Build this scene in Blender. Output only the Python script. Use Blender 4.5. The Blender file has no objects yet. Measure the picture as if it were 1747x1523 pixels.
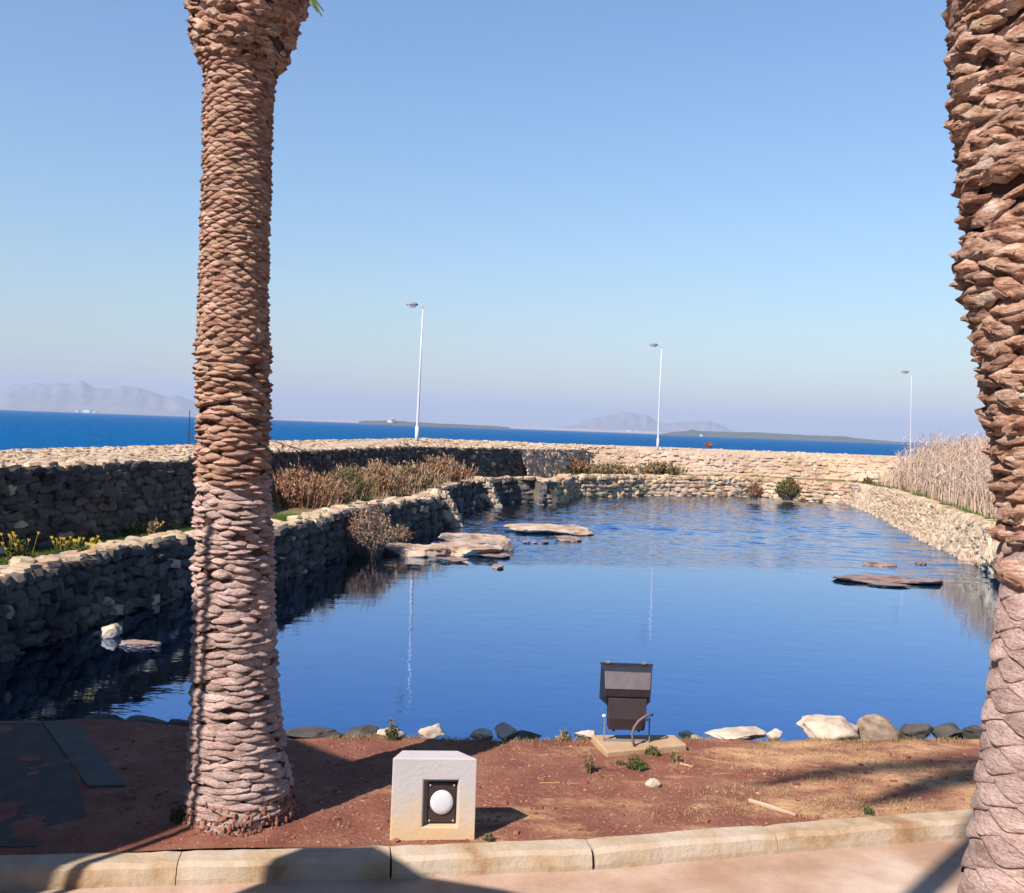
import bpy, bmesh, math, random
from mathutils import Vector, Matrix, noise as mn
R = random.Random(7)
C = bpy.context.scene.collection
S = bpy.context.scene
V = Vector

# ------------------------------------------------------------------ camera
CAMH = 3.1
cam_d = bpy.data.cameras.new('camera'); cam = bpy.data.objects.new('camera', cam_d); C.objects.link(cam)
cam_d.sensor_width = 36; cam_d.lens = 1700/1747*36; cam_d.clip_start = 0.05; cam_d.clip_end = 60000
cam.matrix_world = Matrix.Translation((0, 0, CAMH)) @ Matrix.Rotation(math.radians(90-1.07), 4, 'X') @ Matrix.Rotation(math.radians(2.12), 4, 'Z')
S.camera = cam
# ------------------------------------------------------------------ sky, sun, exposure
SUN_EL = math.radians(43); SH = V((0.656, 0.755, 0)).normalized()      # SH: ground direction of the shadows
w = bpy.data.worlds.new('World'); S.world = w; w.use_nodes = True
wn = w.node_tree.nodes; wl = w.node_tree.links
bg = wn['Background']; bg.inputs['Strength'].default_value = 0.05
sky = wn.new('ShaderNodeTexSky'); sky.sky_type = 'NISHITA'; sky.sun_disc = False
sky.sun_elevation = SUN_EL; sky.sun_rotation = math.atan2(-SH.x, -SH.y)
sky.air_density = 1.7; sky.dust_density = 0.4; sky.ozone_density = 3.0; sky.altitude = 0
tint = wn.new('ShaderNodeMix'); tint.data_type = 'RGBA'; tint.blend_type = 'MULTIPLY'; tint.inputs[0].default_value = 1
tint.inputs[7].default_value = (0.86, 1.02, 1.31, 1)
wl.new(sky.outputs[0], tint.inputs[6]); wl.new(tint.outputs[2], bg.inputs['Color'])
sd = bpy.data.lights.new('sun', 'SUN'); sd.energy = 5.0; sd.angle = math.radians(0.5); sd.color = (1.0, 0.91, 0.80)
sun = bpy.data.objects.new('sun', sd); C.objects.link(sun)
sun.rotation_euler = (V((SH.x*math.cos(SUN_EL), SH.y*math.cos(SUN_EL), -math.sin(SUN_EL)))).to_track_quat('-Z', 'Y').to_euler()
S.view_settings.view_transform = 'Standard'; S.view_settings.look = 'None'; S.view_settings.gamma = 1
S.view_settings.use_curve_mapping = False
S.view_settings.exposure = 1.3
S.cycles.use_denoising = True
S.cycles.max_bounces = 6; S.cycles.volume_bounces = 0

# ------------------------------------------------------------------ helpers
MW = cam.matrix_world.copy(); O = V((0, 0, CAMH))
def ray(px, py):
    return (MW.to_3x3() @ V(((px-873.5)/1700, -(py-761.5)/1700, -1)))
def P(px, py, z):                       # pixel -> point on the horizontal plane z
    d = ray(px, py); t = (z-CAMH)/d.z; return O + d*t
def PY(px, py, y):                      # pixel -> point at distance y
    d = ray(px, py); return O + d*(y/d.y)
MI = MW.inverted()
def proj(p):
    q = MI @ p
    if q.z > -0.1: return None
    return (873.5+1700*q.x/-q.z, 761.5-1700*q.y/-q.z, -q.z)
def inview(p, m=60):
    q = proj(p); return bool(q and -m < q[0] < 1747+m and -m < q[1] < 1523+m)

def tag(o, label=None, cat=None, group=None, kind=None):
    if label: o['label'] = label
    if cat: o['category'] = cat
    if group: o['group'] = group
    if kind: o['kind'] = kind
    return o
def mesh_of(name, verts, faces, mat=None, smooth=False, midx=None):
    me = bpy.data.meshes.new(name); me.from_pydata([tuple(v) for v in verts], [], faces)
    for m in (mat if isinstance(mat, (list, tuple)) else [mat]):
        if m: me.materials.append(m)
    if midx: me.polygons.foreach_set('material_index', midx)
    if smooth: me.polygons.foreach_set('use_smooth', [True]*len(me.polygons))
    me.update(); return me
def link(name, me, parent=None, mw=None):
    o = bpy.data.objects.new(name, me); C.objects.link(o)
    if parent: o.parent = parent
    if mw is not None: o.matrix_local = mw
    return o
def empty(name, loc, rz=0):
    o = bpy.data.objects.new(name, None); C.objects.link(o); o.location = loc; o.rotation_euler.z = rz; o.empty_display_size = .2
    return o
class MB:
    def __init__(s): s.v = []; s.f = []; s.m = []
    def add(s, vs, fs, mi=0):
        n = len(s.v); s.v += vs; s.f += [tuple(i+n for i in f) for f in fs]; s.m += [mi]*len(fs)
    def box(s, c, sz, rz=0, bev=0):
        x, y, z = sz[0]/2, sz[1]/2, sz[2]/2; M = Matrix.Rotation(rz, 3, 'Z'); c = V(c)
        vs = [c + M @ V((a*x, b*y, d*z)) for d in (-1, 1) for b in (-1, 1) for a in (-1, 1)]
        s.add(vs, [(0,2,3,1),(4,5,7,6),(0,1,5,4),(2,6,7,3),(0,4,6,2),(1,3,7,5)])
    def prism(s, pts, z0, z1):
        n = len(pts); vs = [V((p[0], p[1], z0)) for p in pts] + [V((p[0], p[1], z1)) for p in pts]
        fs = [tuple(range(n-1, -1, -1)), tuple(range(n, 2*n))] + [(i, (i+1) % n, n+(i+1) % n, n+i) for i in range(n)]
        s.add(vs, fs)
    def tube(s, pts, rs, n=10, caps=True):
        pts = [V(p) for p in pts]
        if not isinstance(rs, (list, tuple)): rs = [rs]*len(pts)
        vs = []
        for i, p in enumerate(pts):
            d = (pts[min(i+1, len(pts)-1)] - pts[max(i-1, 0)]).normalized()
            a = d.orthogonal().normalized() if i == 0 else (a0 - d*a0.dot(d)).normalized()
            a0 = a; b = d.cross(a)
            vs += [p + (a*math.cos(t*2*math.pi/n) + b*math.sin(t*2*math.pi/n))*rs[i] for t in range(n)]
        fs = [(i*n+j, i*n+(j+1) % n, (i+1)*n+(j+1) % n, (i+1)*n+j) for i in range(len(pts)-1) for j in range(n)]
        if caps: fs += [tuple(range(n-1, -1, -1)), tuple((len(pts)-1)*n+j for j in range(n))]
        s.add(vs, fs)
    def mesh(s, name, mat=None, smooth=False): return mesh_of(name, s.v, s.f, mat, smooth, s.m)
    def build(s, name, mat=None, parent=None, smooth=False, bevel=0):
        o = link(name, s.mesh(name, mat, smooth), parent)
        if bevel:
            b = o.modifiers.new('bevel', 'BEVEL'); b.width = bevel; b.segments = 2; b.limit_method = 'ANGLE'
        return o

# ------------------------------------------------------------------ materials
ALB = 0.55
def mat(name, cols, scale=3.0, rough=0.85, bump=0.3, bscale=None, detail=6, island=0.0, hue=.015, dist=0.02, metallic=0, stops=None, coord='pos', extra=None, spec=0.3):
    m = bpy.data.materials.new(name); m.use_nodes = True; nt = m.node_tree; N = nt.nodes; L = nt.links
    b = N['Principled BSDF']; b.inputs['Roughness'].default_value = rough; b.inputs['Metallic'].default_value = metallic
    b.inputs['Specular IOR Level'].default_value = spec
    if coord == 'pos': src = N.new('ShaderNodeNewGeometry').outputs['Position']
    else: src = N.new('ShaderNodeTexCoord').outputs['Object']
    n = N.new('ShaderNodeTexNoise'); n.inputs['Scale'].default_value = scale; n.inputs['Detail'].default_value = detail; n.inputs['Roughness'].default_value = .62
    L.new(src, n.inputs['Vector'])
    r = N.new('ShaderNodeValToRGB'); cr = r.color_ramp; k = len(cols)
    st = stops or [0.32+0.36*i/max(1, k-1) for i in range(k)]
    while len(cr.elements) < k: cr.elements.new(.5)
    for i, c in enumerate(cols):
        cr.elements[i].position = st[i]; cr.elements[i].color = (*[q*ALB for q in c], 1)
    L.new(n.outputs['Fac'], r.inputs['Fac'])
    col = r.outputs['Color']
    if island:
        g = N.new('ShaderNodeNewGeometry'); oi = N.new('ShaderNodeObjectInfo'); ad = N.new('ShaderNodeMath'); ad.operation = 'ADD'
        L.new(g.outputs['Random Per Island'], ad.inputs[0]); L.new(oi.outputs['Random'], ad.inputs[1])
        fr = N.new('ShaderNodeMath'); fr.operation = 'FRACT'; L.new(ad.outputs[0], fr.inputs[0])
        mr = N.new('ShaderNodeMapRange'); mr.inputs['To Min'].default_value = 1-island; mr.inputs['To Max'].default_value = 1+island*.6
        L.new(fr.outputs[0], mr.inputs['Value'])
        hs = N.new('ShaderNodeHueSaturation'); L.new(mr.outputs[0], hs.inputs['Value']); L.new(col, hs.inputs['Color'])
        mh = N.new('ShaderNodeMapRange'); mh.inputs['To Min'].default_value = .5-hue; mh.inputs['To Max'].default_value = .5+hue
        m2 = N.new('ShaderNodeMath'); m2.operation = 'MULTIPLY'; m2.inputs[1].default_value = 7.31; f2 = N.new('ShaderNodeMath'); f2.operation = 'FRACT'
        L.new(fr.outputs[0], m2.inputs[0]); L.new(m2.outputs[0], f2.inputs[0]); L.new(f2.outputs[0], mh.inputs['Value']); L.new(mh.outputs[0], hs.inputs['Hue'])
        col = hs.outputs['Color']
    L.new(col, b.inputs['Base Color'])
    if bump:
        n2 = N.new('ShaderNodeTexNoise'); n2.inputs['Scale'].default_value = bscale or scale*5; n2.inputs['Detail'].default_value = 7; n2.inputs['Roughness'].default_value = .7
        L.new(src, n2.inputs['Vector'])
        bp = N.new('ShaderNodeBump'); bp.inputs['Strength'].default_value = bump; bp.inputs['Distance'].default_value = dist
        L.new(n2.outputs['Fac'], bp.inputs['Height']); L.new(bp.outputs[0], b.inputs['Normal'])
    m['b'] = 1
    if extra: extra(m, N, L, b, col, src)
    return m

LIME = mat('limestone', [(.34,.22,.14), (.60,.44,.30), (.70,.56,.42)], 3.5, .9, .5, 22, island=.28)
LIME2 = mat('far_limestone', [(.36,.21,.12), (.60,.40,.24), (.72,.54,.38)], 2.2, .9, .5, 12, island=.3)
LIME3 = mat('sandy_limestone', [(.52,.34,.22), (.68,.48,.34), (.76,.58,.45)], .6, .95, .5, 9, island=.12)
SHADED = mat('shaded_stone', [(.055,.048,.048), (.13,.105,.09), (.21,.17,.14)], 1.6, .95, .5, 20, island=.45)  # limestone darkened in colour to hold the shade of the wall faces
MORTAR = mat('wall_core', [(.06,.045,.035), (.13,.10,.075), (.20,.16,.12)], 3, .95, .6, 14)
WALLTOP = mat('wall_top', [(.42,.29,.20), (.62,.47,.34), (.70,.56,.44)], 2.5, .9, .8, 9, dist=.05)
ROCK = mat('pale_rock', [(.30,.19,.13), (.62,.50,.40), (.76,.66,.56)], 4, .8, .6, 18, stops=[.3,.5,.7])
BOULD = mat('brown_rock', [(.16,.10,.07), (.34,.24,.18), (.46,.35,.27)], 6, .85, .6, 20)
DROCK = mat('dark_rock', [(.05,.045,.045), (.12,.10,.09)], 5, .8, .6, 20)
FLAT = mat('ledge_rock', [(.18,.09,.06), (.48,.33,.24), (.64,.50,.40)], 2.2, .85, .6, 12, stops=[.3,.47,.65])
LOWR = mat('low_wet_rock', [(.14,.08,.06), (.30,.20,.17), (.40,.29,.24)], 2.5, .7, .5, 12)
PEB = mat('pebble', [(.36,.19,.13), (.52,.34,.26)], 9, .9, .2, island=.35)

def soil_extra(m, N, L, b, col, src):
    # dry straw-coloured litter in patches, more of it to the right
    n = N.new('ShaderNodeTexNoise'); n.inputs['Scale'].default_value = 1.1; n.inputs['Detail'].default_value = 9; n.inputs['Roughness'].default_value = .75
    mp = N.new('ShaderNodeMapping'); mp.inputs['Scale'].default_value = (.8, 1.6, 1); L.new(src, mp.inputs[0]); L.new(mp.outputs[0], n.inputs['Vector'])
    sx = N.new('ShaderNodeSeparateXYZ'); L.new(src, sx.inputs[0])
    mr = N.new('ShaderNodeMapRange'); mr.inputs['From Min'].default_value = -.5; mr.inputs['From Max'].default_value = 3.4; mr.inputs['To Min'].default_value = -.05; mr.inputs['To Max'].default_value = .09
    L.new(sx.outputs[0], mr.inputs['Value'])
    ad = N.new('ShaderNodeMath'); L.new(n.outputs['Fac'], ad.inputs[0]); L.new(mr.outputs[0], ad.inputs[1])
    r = N.new('ShaderNodeMapRange'); r.inputs['From Min'].default_value = .52; r.inputs['From Max'].default_value = .70; L.new(ad.outputs[0], r.inputs['Value'])
    r.inputs['To Max'].default_value = .85
    mx = N.new('ShaderNodeMix'); mx.data_type = 'RGBA'; L.new(r.outputs[0], mx.inputs[0]); L.new(col, mx.inputs[6]); mx.inputs[7].default_value = (.46,.28,.14,1)
    # pale grit
    v = N.new('ShaderNodeTexVoronoi'); v.inputs['Scale'].default_value = 22; L.new(src, v.inputs['Vector'])
    v2 = N.new('ShaderNodeTexNoise'); v2.inputs['Scale'].default_value = 3; L.new(src, v2.inputs['Vector'])
    rr = N.new('ShaderNodeMapRange'); rr.inputs['From Min'].default_value = .16; rr.inputs['From Max'].default_value = .10; L.new(v.outputs['Distance'], rr.inputs['Value'])
    mu = N.new('ShaderNodeMath'); mu.operation = 'MULTIPLY'; L.new(rr.outputs[0], mu.inputs[0]); L.new(v2.outputs['Fac'], mu.inputs[1])
    m3 = N.new('ShaderNodeMix'); m3.data_type = 'RGBA'; L.new(mu.outputs[0], m3.inputs[0]); L.new(mx.outputs[2], m3.inputs[6]); m3.inputs[7].default_value = (.5,.3,.22,1)
    L.new(m3.outputs[2], b.inputs['Base Color'])
SOIL = mat('red_soil', [(.20,.062,.040), (.29,.10,.062), (.36,.155,.095)], 2.6, .95, .9, 26, extra=soil_extra, dist=.03)
PATH = mat('path_concrete', [(.44,.27,.18), (.56,.38,.28), (.72,.56,.46)], 1.3, .95, .35, 40, stops=[.35,.5,.68])
KERB = mat('kerb_stone', [(.36,.20,.10), (.50,.36,.23), (.58,.47,.37)], 2.6, .92, .6, 16, stops=[.32,.44,.6])
def block_extra(m, N, L, b, col, src):
    sx = N.new('ShaderNodeSeparateXYZ'); L.new(src, sx.inputs[0])
    n = N.new('ShaderNodeTexNoise'); n.inputs['Scale'].default_value = 7; L.new(src, n.inputs['Vector'])
    a = N.new('ShaderNodeMath'); a.operation = 'MULTIPLY_ADD'; a.inputs[1].default_value = .45; L.new(n.outputs['Fac'], a.inputs[0]); L.new(sx.outputs[2], a.inputs[2])
    r = N.new('ShaderNodeMapRange'); r.inputs['From Min'].default_value = .72; r.inputs['From Max'].default_value = 1.08; L.new(a.outputs[0], r.inputs['Value'])
    mx = N.new('ShaderNodeMix'); mx.data_type = 'RGBA'; L.new(r.outputs[0], mx.inputs[0]); mx.inputs[6].default_value = (.40,.28,.16,1); L.new(col, mx.inputs[7])
    L.new(mx.outputs[2], b.inputs['Base Color'])
BLOCK = mat('painted_block', [(.55,.51,.52), (.60,.56,.58)], 4, .8, .25, 30, extra=block_extra)
def bark_extra(m, N, L, b, col, src):
    mp = N.new('ShaderNodeMapping'); mp.inputs['Scale'].default_value = (1, 1, 3.2); L.new(src, mp.inputs[0])
    for n in [n for n in N if n.type == 'TEX_NOISE']:
        L.new(mp.outputs[0], n.inputs['Vector'])
    w_ = N.new('ShaderNodeTexNoise'); w_.inputs['Scale'].default_value = 60; w_.inputs['Detail'].default_value = 3; L.new(mp.outputs[0], w_.inputs['Vector'])
    r_ = N.new('ShaderNodeMapRange'); r_.inputs['From Min'].default_value = .35; r_.inputs['From Max'].default_value = .6; r_.inputs['To Min'].default_value = .70; r_.inputs['To Max'].default_value = 1.12; L.new(w_.outputs['Fac'], r_.inputs['Value'])
    hs = N.new('ShaderNodeHueSaturation'); L.new(r_.outputs[0], hs.inputs['Value']); L.new(col, hs.inputs['Color']); L.new(hs.outputs[0], b.inputs['Base Color'])
def bark(name, cols, k=1.0):
    return mat(name, cols, 9*k, .92, 1.0, 26*k, island=.24, hue=.006, dist=.03, extra=bark_extra)
BARK = bark('palm_bark', [(.26,.11,.07), (.66,.38,.27), (.82,.56,.43)])
BARKC = mat('palm_core', [(.04,.02,.018), (.13,.06,.045)], 9, .95, .6, 30)
BARK2 = bark('palm_bark_pink', [(.42,.26,.22), (.70,.48,.43), (.82,.61,.56)], .8)
BARKR = bark('palm_bark_ragged', [(.14,.05,.03), (.74,.41,.28), (1.0,.80,.66)], 1.0)
POLE = mat('pole_paint', [(.62,.64,.76), (.66,.68,.80)], 2, .6, 0)
WHITE = mat('white_paint', [(.78,.78,.80), (.82,.82,.84)], 2, .45, 0, spec=.5)
GREYM = mat('grey_metal', [(.22,.22,.24), (.30,.30,.32)], 5, .5, 0)
DARKM = mat('dark_housing', [(.018,.014,.020), (.030,.022,.030)], 14, .5, .1, spec=.5)
PANEL = mat('panel_plastic', [(.10,.08,.095), (.15,.12,.135)], 14, .38, .1, spec=.6)
BROWNP = mat('gear_box', [(.030,.018,.022), (.050,.030,.034)], 18, .5, .15, spec=.5)
CABLE = mat('conduit', [(.16,.10,.10), (.22,.15,.15)], 10, .6, .1)
STEEL = mat('steel_bolt', [(.6,.6,.62), (.7,.7,.72)], 10, .35, 0, metallic=.3)
PLATE = mat('lamp_plate', [(.030,.016,.016), (.055,.028,.026)], 14, .55, .1, spec=.5)
LENS = mat('opal_lens', [(.74,.72,.78), (.80,.78,.84)], 8, .3, 0, spec=.5)
GRASS = mat('green_turf', [(.045,.085,.012), (.10,.17,.022), (.20,.20,.05)], 5, .9, .6, 30, island=.3)
TERR = mat('terrace_soil', [(.16,.10,.05), (.24,.17,.08), (.12,.14,.035)], 1.5, .95, .6, 12)
STRAW = mat('straw', [(.42,.27,.13), (.56,.38,.20)], 6, .9, 0, island=.3)
REED = mat('reed', [(.50,.33,.23), (.68,.49,.37), (.78,.60,.50)], 1.2, .85, 0, island=.3)
FOL_RED = mat('foliage_rust', [(.30,.12,.06), (.52,.25,.14)], 4, .9, 0, island=.35)
FOL_TAN = mat('foliage_tan', [(.38,.24,.14), (.58,.40,.26)], 4, .9, 0, island=.35)
FOL_OLV = mat('foliage_olive', [(.11,.10,.03), (.20,.18,.06)], 4, .9, 0, island=.35)
FOL_GRN = mat('foliage_green', [(.05,.08,.02), (.12,.16,.03)], 4, .85, 0, island=.35)
FOL_MAU = mat('foliage_mauve', [(.20,.11,.09), (.34,.21,.17)], 4, .9, 0, island=.35)
FOL_DRK = mat('foliage_dark', [(.10,.06,.02), (.19,.11,.04)], 4, .9, 0, island=.35)
YEL = mat('yellow_petal', [(.62,.42,.03), (.75,.55,.08)], 4, .8, 0)
TWIG = mat('twig', [(.16,.10,.07), (.25,.17,.12)], 9, .9, 0)
FROND = mat('palm_leaf', [(.04,.07,.02), (.09,.12,.04)], 4, .6, 0, island=.3)
MOUNT = mat('hill_scrub', [(.16,.17,.17), (.23,.22,.20), (.34,.29,.25)], .004, .95, 0, detail=10)
SHORE = mat('shore_scrub', [(.05,.07,.05), (.10,.11,.07)], .02, .95, 0)
PLAIN = mat('shore_sand', [(.38,.32,.26), (.5,.44,.36)], .01, .95, 0)

def water(name, base, mixd, sc, strength, dist, mask=None, rough=.02):
    m = bpy.data.materials.new(name); m.use_nodes = True; nt = m.node_tree; N = nt.nodes; L = nt.links
    b = N['Principled BSDF']; b.inputs['Metallic'].default_value = mixd; b.inputs['Base Color'].default_value = (*base, 1); b.inputs['Roughness'].default_value = rough
    if not mixd: b.inputs['Specular IOR Level'].default_value = .0
    g = N.new('ShaderNodeNewGeometry'); mp = N.new('ShaderNodeMapping'); L.new(g.outputs['Position'], mp.inputs[0]); mp.inputs['Scale'].default_value = (.55, 1, 1)
    h = None
    for s_, a in sc:
        n = N.new('ShaderNodeTexNoise'); n.inputs['Scale'].default_value = s_; n.inputs['Detail'].default_value = 2; L.new(mp.outputs[0], n.inputs['Vector'])
        u = N.new('ShaderNodeMath'); u.operation = 'MULTIPLY'; u.inputs[1].default_value = a; L.new(n.outputs['Fac'], u.inputs[0])
        if h is None: h = u.outputs[0]
        else:
            ad = N.new('ShaderNodeMath'); L.new(h, ad.inputs[0]); L.new(u.outputs[0], ad.inputs[1]); h = ad.outputs[0]
    bp = N.new('ShaderNodeBump'); bp.inputs['Distance'].default_value = dist; L.new(h, bp.inputs['Height']); L.new(bp.outputs[0], b.inputs['Normal'])
    if mask:
        sx = N.new('ShaderNodeSeparateXYZ'); L.new(g.outputs['Position'], sx.inputs[0])
        n = N.new('ShaderNodeTexNoise'); n.inputs['Scale'].default_value = .25; n.inputs['Detail'].default_value = 4
        mq = N.new('ShaderNodeMapping'); mq.inputs['Scale'].default_value = (.35, 1.6, 1); L.new(g.outputs['Position'], mq.inputs[0]); L.new(mq.outputs[0], n.inputs['Vector'])
        a = N.new('ShaderNodeMath'); a.operation = 'MULTIPLY_ADD'; a.inputs[1].default_value = 7; L.new(n.outputs['Fac'], a.inputs[0]); L.new(sx.outputs[1], a.inputs[2])
        r = N.new('ShaderNodeMapRange'); r.inputs['From Min'].default_value = mask[0]; r.inputs['From Max'].default_value = mask[1]
        r.inputs['To Min'].default_value = strength[0]; r.inputs['To Max'].default_value = strength[1]; r.interpolation_type = 'SMOOTHSTEP'
        L.new(a.outputs[0], r.inputs['Value']); L.new(r.outputs[0], bp.inputs['Strength'])
    else: bp.inputs['Strength'].default_value = strength
    return m
POND = water('pond_water', (.058, .23, .52), 1.0, [(2.6, 1.0), (7.5, .4), (15, .12)], (.03, .25), .10, mask=(25.5, 28.5), rough=.015)
SEA = water('sea_water', (.004, .060, .172), .0, [(.35, 2.0), (1.4, .6)], 1.0, .5, rough=.6)

# ------------------------------------------------------------------ stones (shared meshes)
def stone_mesh(name, seed, m, sub=3, boxy=.65):
    r = random.Random(seed); bm = bmesh.new(); bmesh.ops.create_cube(bm, size=1)
    bmesh.ops.subdivide_edges(bm, edges=bm.edges[:], cuts=1, use_grid_fill=True)
    off = V((r.uniform(0, 99), r.uniform(0, 99), r.uniform(0, 99)))
    planes = [(V((r.uniform(-1, 1), r.uniform(-1, 1), r.uniform(-1, 1))).normalized(), r.uniform(.42, .56)) for _ in range(6)]
    for v in bm.verts:
        p = v.co.copy(); s = p.normalized()*.60
        p = p*boxy + s*(1-boxy)
        p += mn.noise_vector(p*1.6+off)*.13
        for n, d in planes:
            k = p.dot(n)
            if k > d: p -= n*(k-d)
        v.co = p
    me = bpy.data.meshes.new(name); bm.to_mesh(me); bm.free(); me.materials.append(m); return me
STONES = {k: [stone_mesh('stone', 100+i, k) for i in range(12)] for k in (LIME, LIME2, LIME3, SHADED)}

def wall_stones(parent, quads, m, rng, lim=300, face=None, nface=0):
    """quads: list of matrices placing unit stones; the nearest in view are parts, the rest one stuff part."""
    sc = []
    for iq, M in enumerate(quads):
        mm = face if (face and iq < nface and rng.random() > .03) else m
        q = proj(M.translation)
        a = 0
        if q and -40 < q[0] < 1787 and -40 < q[1] < 1563: a = M.to_scale().x*M.to_scale().z/q[2]**2
        sc.append((a, M, mm))
    sc.sort(key=lambda t: -t[0])
    for a, M, mm in sc[:lim]:
        if a <= 0: break
        link('stone', rng.choice(STONES[mm]), parent, M)
    rest = sc[lim:] + [q for q in sc[:lim] if q[0] <= 0]
    if rest:
        mb = MB(); ms = [m]+([face] if face else [])
        for a, M, mm in rest:
            me = rng.choice(STONES[mm]); mb.add([M @ v.co for v in me.vertices], [tuple(p.vertices) for p in me.polygons], ms.index(mm))
        tag(mb.build('rubble_stones', ms, parent), kind='stuff')

def face_stones(top, bot, sz, rng, thick=.22, topcover=True, jz=.0):
    """stones covering a band between two polylines (top and bottom, same length); returns matrices. outward = right side of travel"""
    out = []
    # arc length along top
    segs = []
    for i in range(len(top)-1): segs.append((top[i+1]-top[i]).length)
    H = max((top[i]-bot[i]).length for i in range(len(top)))
    rows = max(2, round(H/(sz*.62)))
    tot = sum(segs)
    def at(s, v):
        for i, L_ in enumerate(segs):
            if s <= L_ or i == len(segs)-1:
                t = min(1, max(0, s/L_)); a = top[i].lerp(top[i+1], t); b = bot[i].lerp(bot[i+1], t)
                e = (top[i+1]-top[i]).normalized(); return a.lerp(b, v), e, (b-a).normalized()
            s -= L_
    for r in range(rows):
        s = rng.uniform(0, sz)
        while s < tot:
            wd = sz*rng.uniform(.65, 1.6); v = (r+.5+rng.uniform(-.16, .16))/rows
            p, e, d = at(s+wd/2, v)
            n = e.cross(d).normalized()
            hh = H/rows*rng.uniform(.95, 1.35)
            M3 = Matrix((e, n, -d)).transposed()
            Rr = Matrix.Rotation(rng.uniform(-.22, .22), 3, 'Y') @ Matrix.Rotation(rng.uniform(-.15, .15), 3, 'X')
            sc = Matrix.Diagonal((wd*1.12, thick*rng.uniform(.8, 1.3), hh))
            out.append(Matrix.Translation(p + n*rng.uniform(-.05, .05)) @ (M3 @ Rr @ sc).to_4x4())
            s += wd*.92
    return out
def cap_stones(line, wdt, sz, rng, z=0, off=0.0):
    """flat stones lying along the top of a wall"""
    out = []
    for i in range(len(line)-1):
        a, b = line[i], line[i+1]; L_ = (b-a).length; e = (b-a).normalized(); n = V((-e.y, e.x, 0)).normalized()
        s = 0
        while s < L_:
            l = sz*rng.uniform(.8, 1.8)
            k = max(1, round(wdt/(sz*1.1)))
            for j in range(k):
                o = (j+.5)/k*wdt - wdt*.35
                p = a + e*(s+l/2*rng.uniform(.8, 1.2)) + n*(o+off+rng.uniform(-.05, .05)); p.z += z+rng.uniform(-.03, .04)
                ro = Matrix.Rotation(math.atan2(e.y, e.x)+rng.uniform(-.5, .5), 3, 'Z') @ Matrix.Rotation(rng.uniform(-.18, .18), 3, 'X') @ Matrix.Rotation(rng.uniform(-.15, .15), 3, 'Y')
                out.append(Matrix.Translation(p) @ (ro @ Matrix.Diagonal((l*1.1, wdt/k*rng.uniform(1.0, 1.4), rng.uniform(.10, .19)))).to_4x4())
            s += l*.9
    return out

# ------------------------------------------------------------------ sea and pond
def sheet(name, pts, z, m, kind='structure'):
    o = link(name, mesh_of(name, [V((p[0], p[1], z)) for p in pts], [tuple(range(len(pts)))], m)); return tag(o, kind=kind)
sheet('sea', [(-25000, -25000), (25000, -25000), (25000, 25000), (-25000, 25000)], -.4, SEA)
gx = [-9, -8]+[-7+i*.13 for i in range(int(27/.13))]+[21, 26, 40]
gy = [7.5+i*.6 for i in range(22)]+[20.8+i*.105 for i in range(int(30/.105))]+[52.5]
vs = []
for y in gy:
    for x in gx:
        m_ = y+5.5*mn.noise(V((x*.10, y*.28, 4)))+1.6*mn.noise(V((x*.5, y*.9, 8)))
        k_ = min(1, max(0, (m_-21.8)/4.2)); k_ *= .75+.5*mn.noise(V((x*.12, y*.45, 14)))
        st_ = abs(y-(30.6-.10*x)+.6*mn.noise(V((x*.3, 2, 2))))
        if 3 < x < 13 and st_ < .45: k_ *= .15
        z = k_*(mn.noise(V((x*1.5, y*2.4, 0)))*.044+mn.noise(V((x*3.1, y*4.2, 5)))*.020) if y > 20 else 0
        vs.append((x, y, z))
nx = len(gx); fs = [(j*nx+i, j*nx+i+1, (j+1)*nx+i+1, (j+1)*nx+i) for j in range(len(gy)-1) for i in range(nx-1)]
cl = [(-9, 7.5), (-7.5, 13), (-6.5, 20), (-4.5, 28), (-1.5, 41), (1, 46), (5, 50)]
tag(link('pond_water', mesh_of('pond_water', vs, fs, POND, True)), kind='structure')

# ------------------------------------------------------------------ near bank: soil, kerb, path
def interp(pts, x):
    if x <= pts[0][0]: return pts[0][1]+(pts[1][1]-pts[0][1])/(pts[1][0]-pts[0][0])*(x-pts[0][0])
    for a, b in zip(pts, pts[1:]):
        if x <= b[0]: return a[1]+(b[1]-a[1])*(x-a[0])/(b[0]-a[0])
    return pts[-1][1]
GZ = .50
kp = [P(240, 1452, GZ), P(750, 1440, GZ), P(960, 1432, GZ), P(1150, 1417, GZ), P(1400, 1398, GZ), P(1650, 1379, GZ)]
kerb_l = [(p.x, p.y) for p in kp]
ky = lambda x: interp(kerb_l, max(-40, x)) if x < kerb_l[-1][0] else kerb_l[-1][1]+(x-kerb_l[-1][0])*.22
ep = [P(*q, .44) for q in ((60, 1232), (150, 1228), (330, 1238), (500, 1262), (650, 1258), (850, 1266), (1070, 1262), (1350, 1264), (1670, 1262))]
edge_l = [(-40, 8.7), (-12, 8.7)]+[(p.x, p.y) for p in ep]+[(12, 9.4), (40, 10)]
ey = lambda x: interp(edge_l, x)
def soil_h(x, y):
    h = GZ - .012 + mn.noise(V((x*1.7, y*1.7, 3)))*.022 + mn.noise(V((x*6, y*6, 7)))*.009 + mn.noise(V((x*19, y*19, 1)))*.004
    t = (y-ky(x))
    if t < .25: h = h*(t/.25)+(GZ-.012)*(1-t/.25)
    e = y-(ey(x)-.12)
    if e > 0: h -= min(1.1, e*.6+e*e*3)
    h += .05*math.exp(-((x+1.75)**2+(y-6.5)**2)/.35)        # raised round the trunk
    return h
xs = [-40, -25, -15, -10, -7, -5.5]+[-4.8+i*.045 for i in range(int(10.6/.045))]+[6, 7, 9, 12, 18, 28, 40]
NV = 78; vs = []; fs = []
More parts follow.
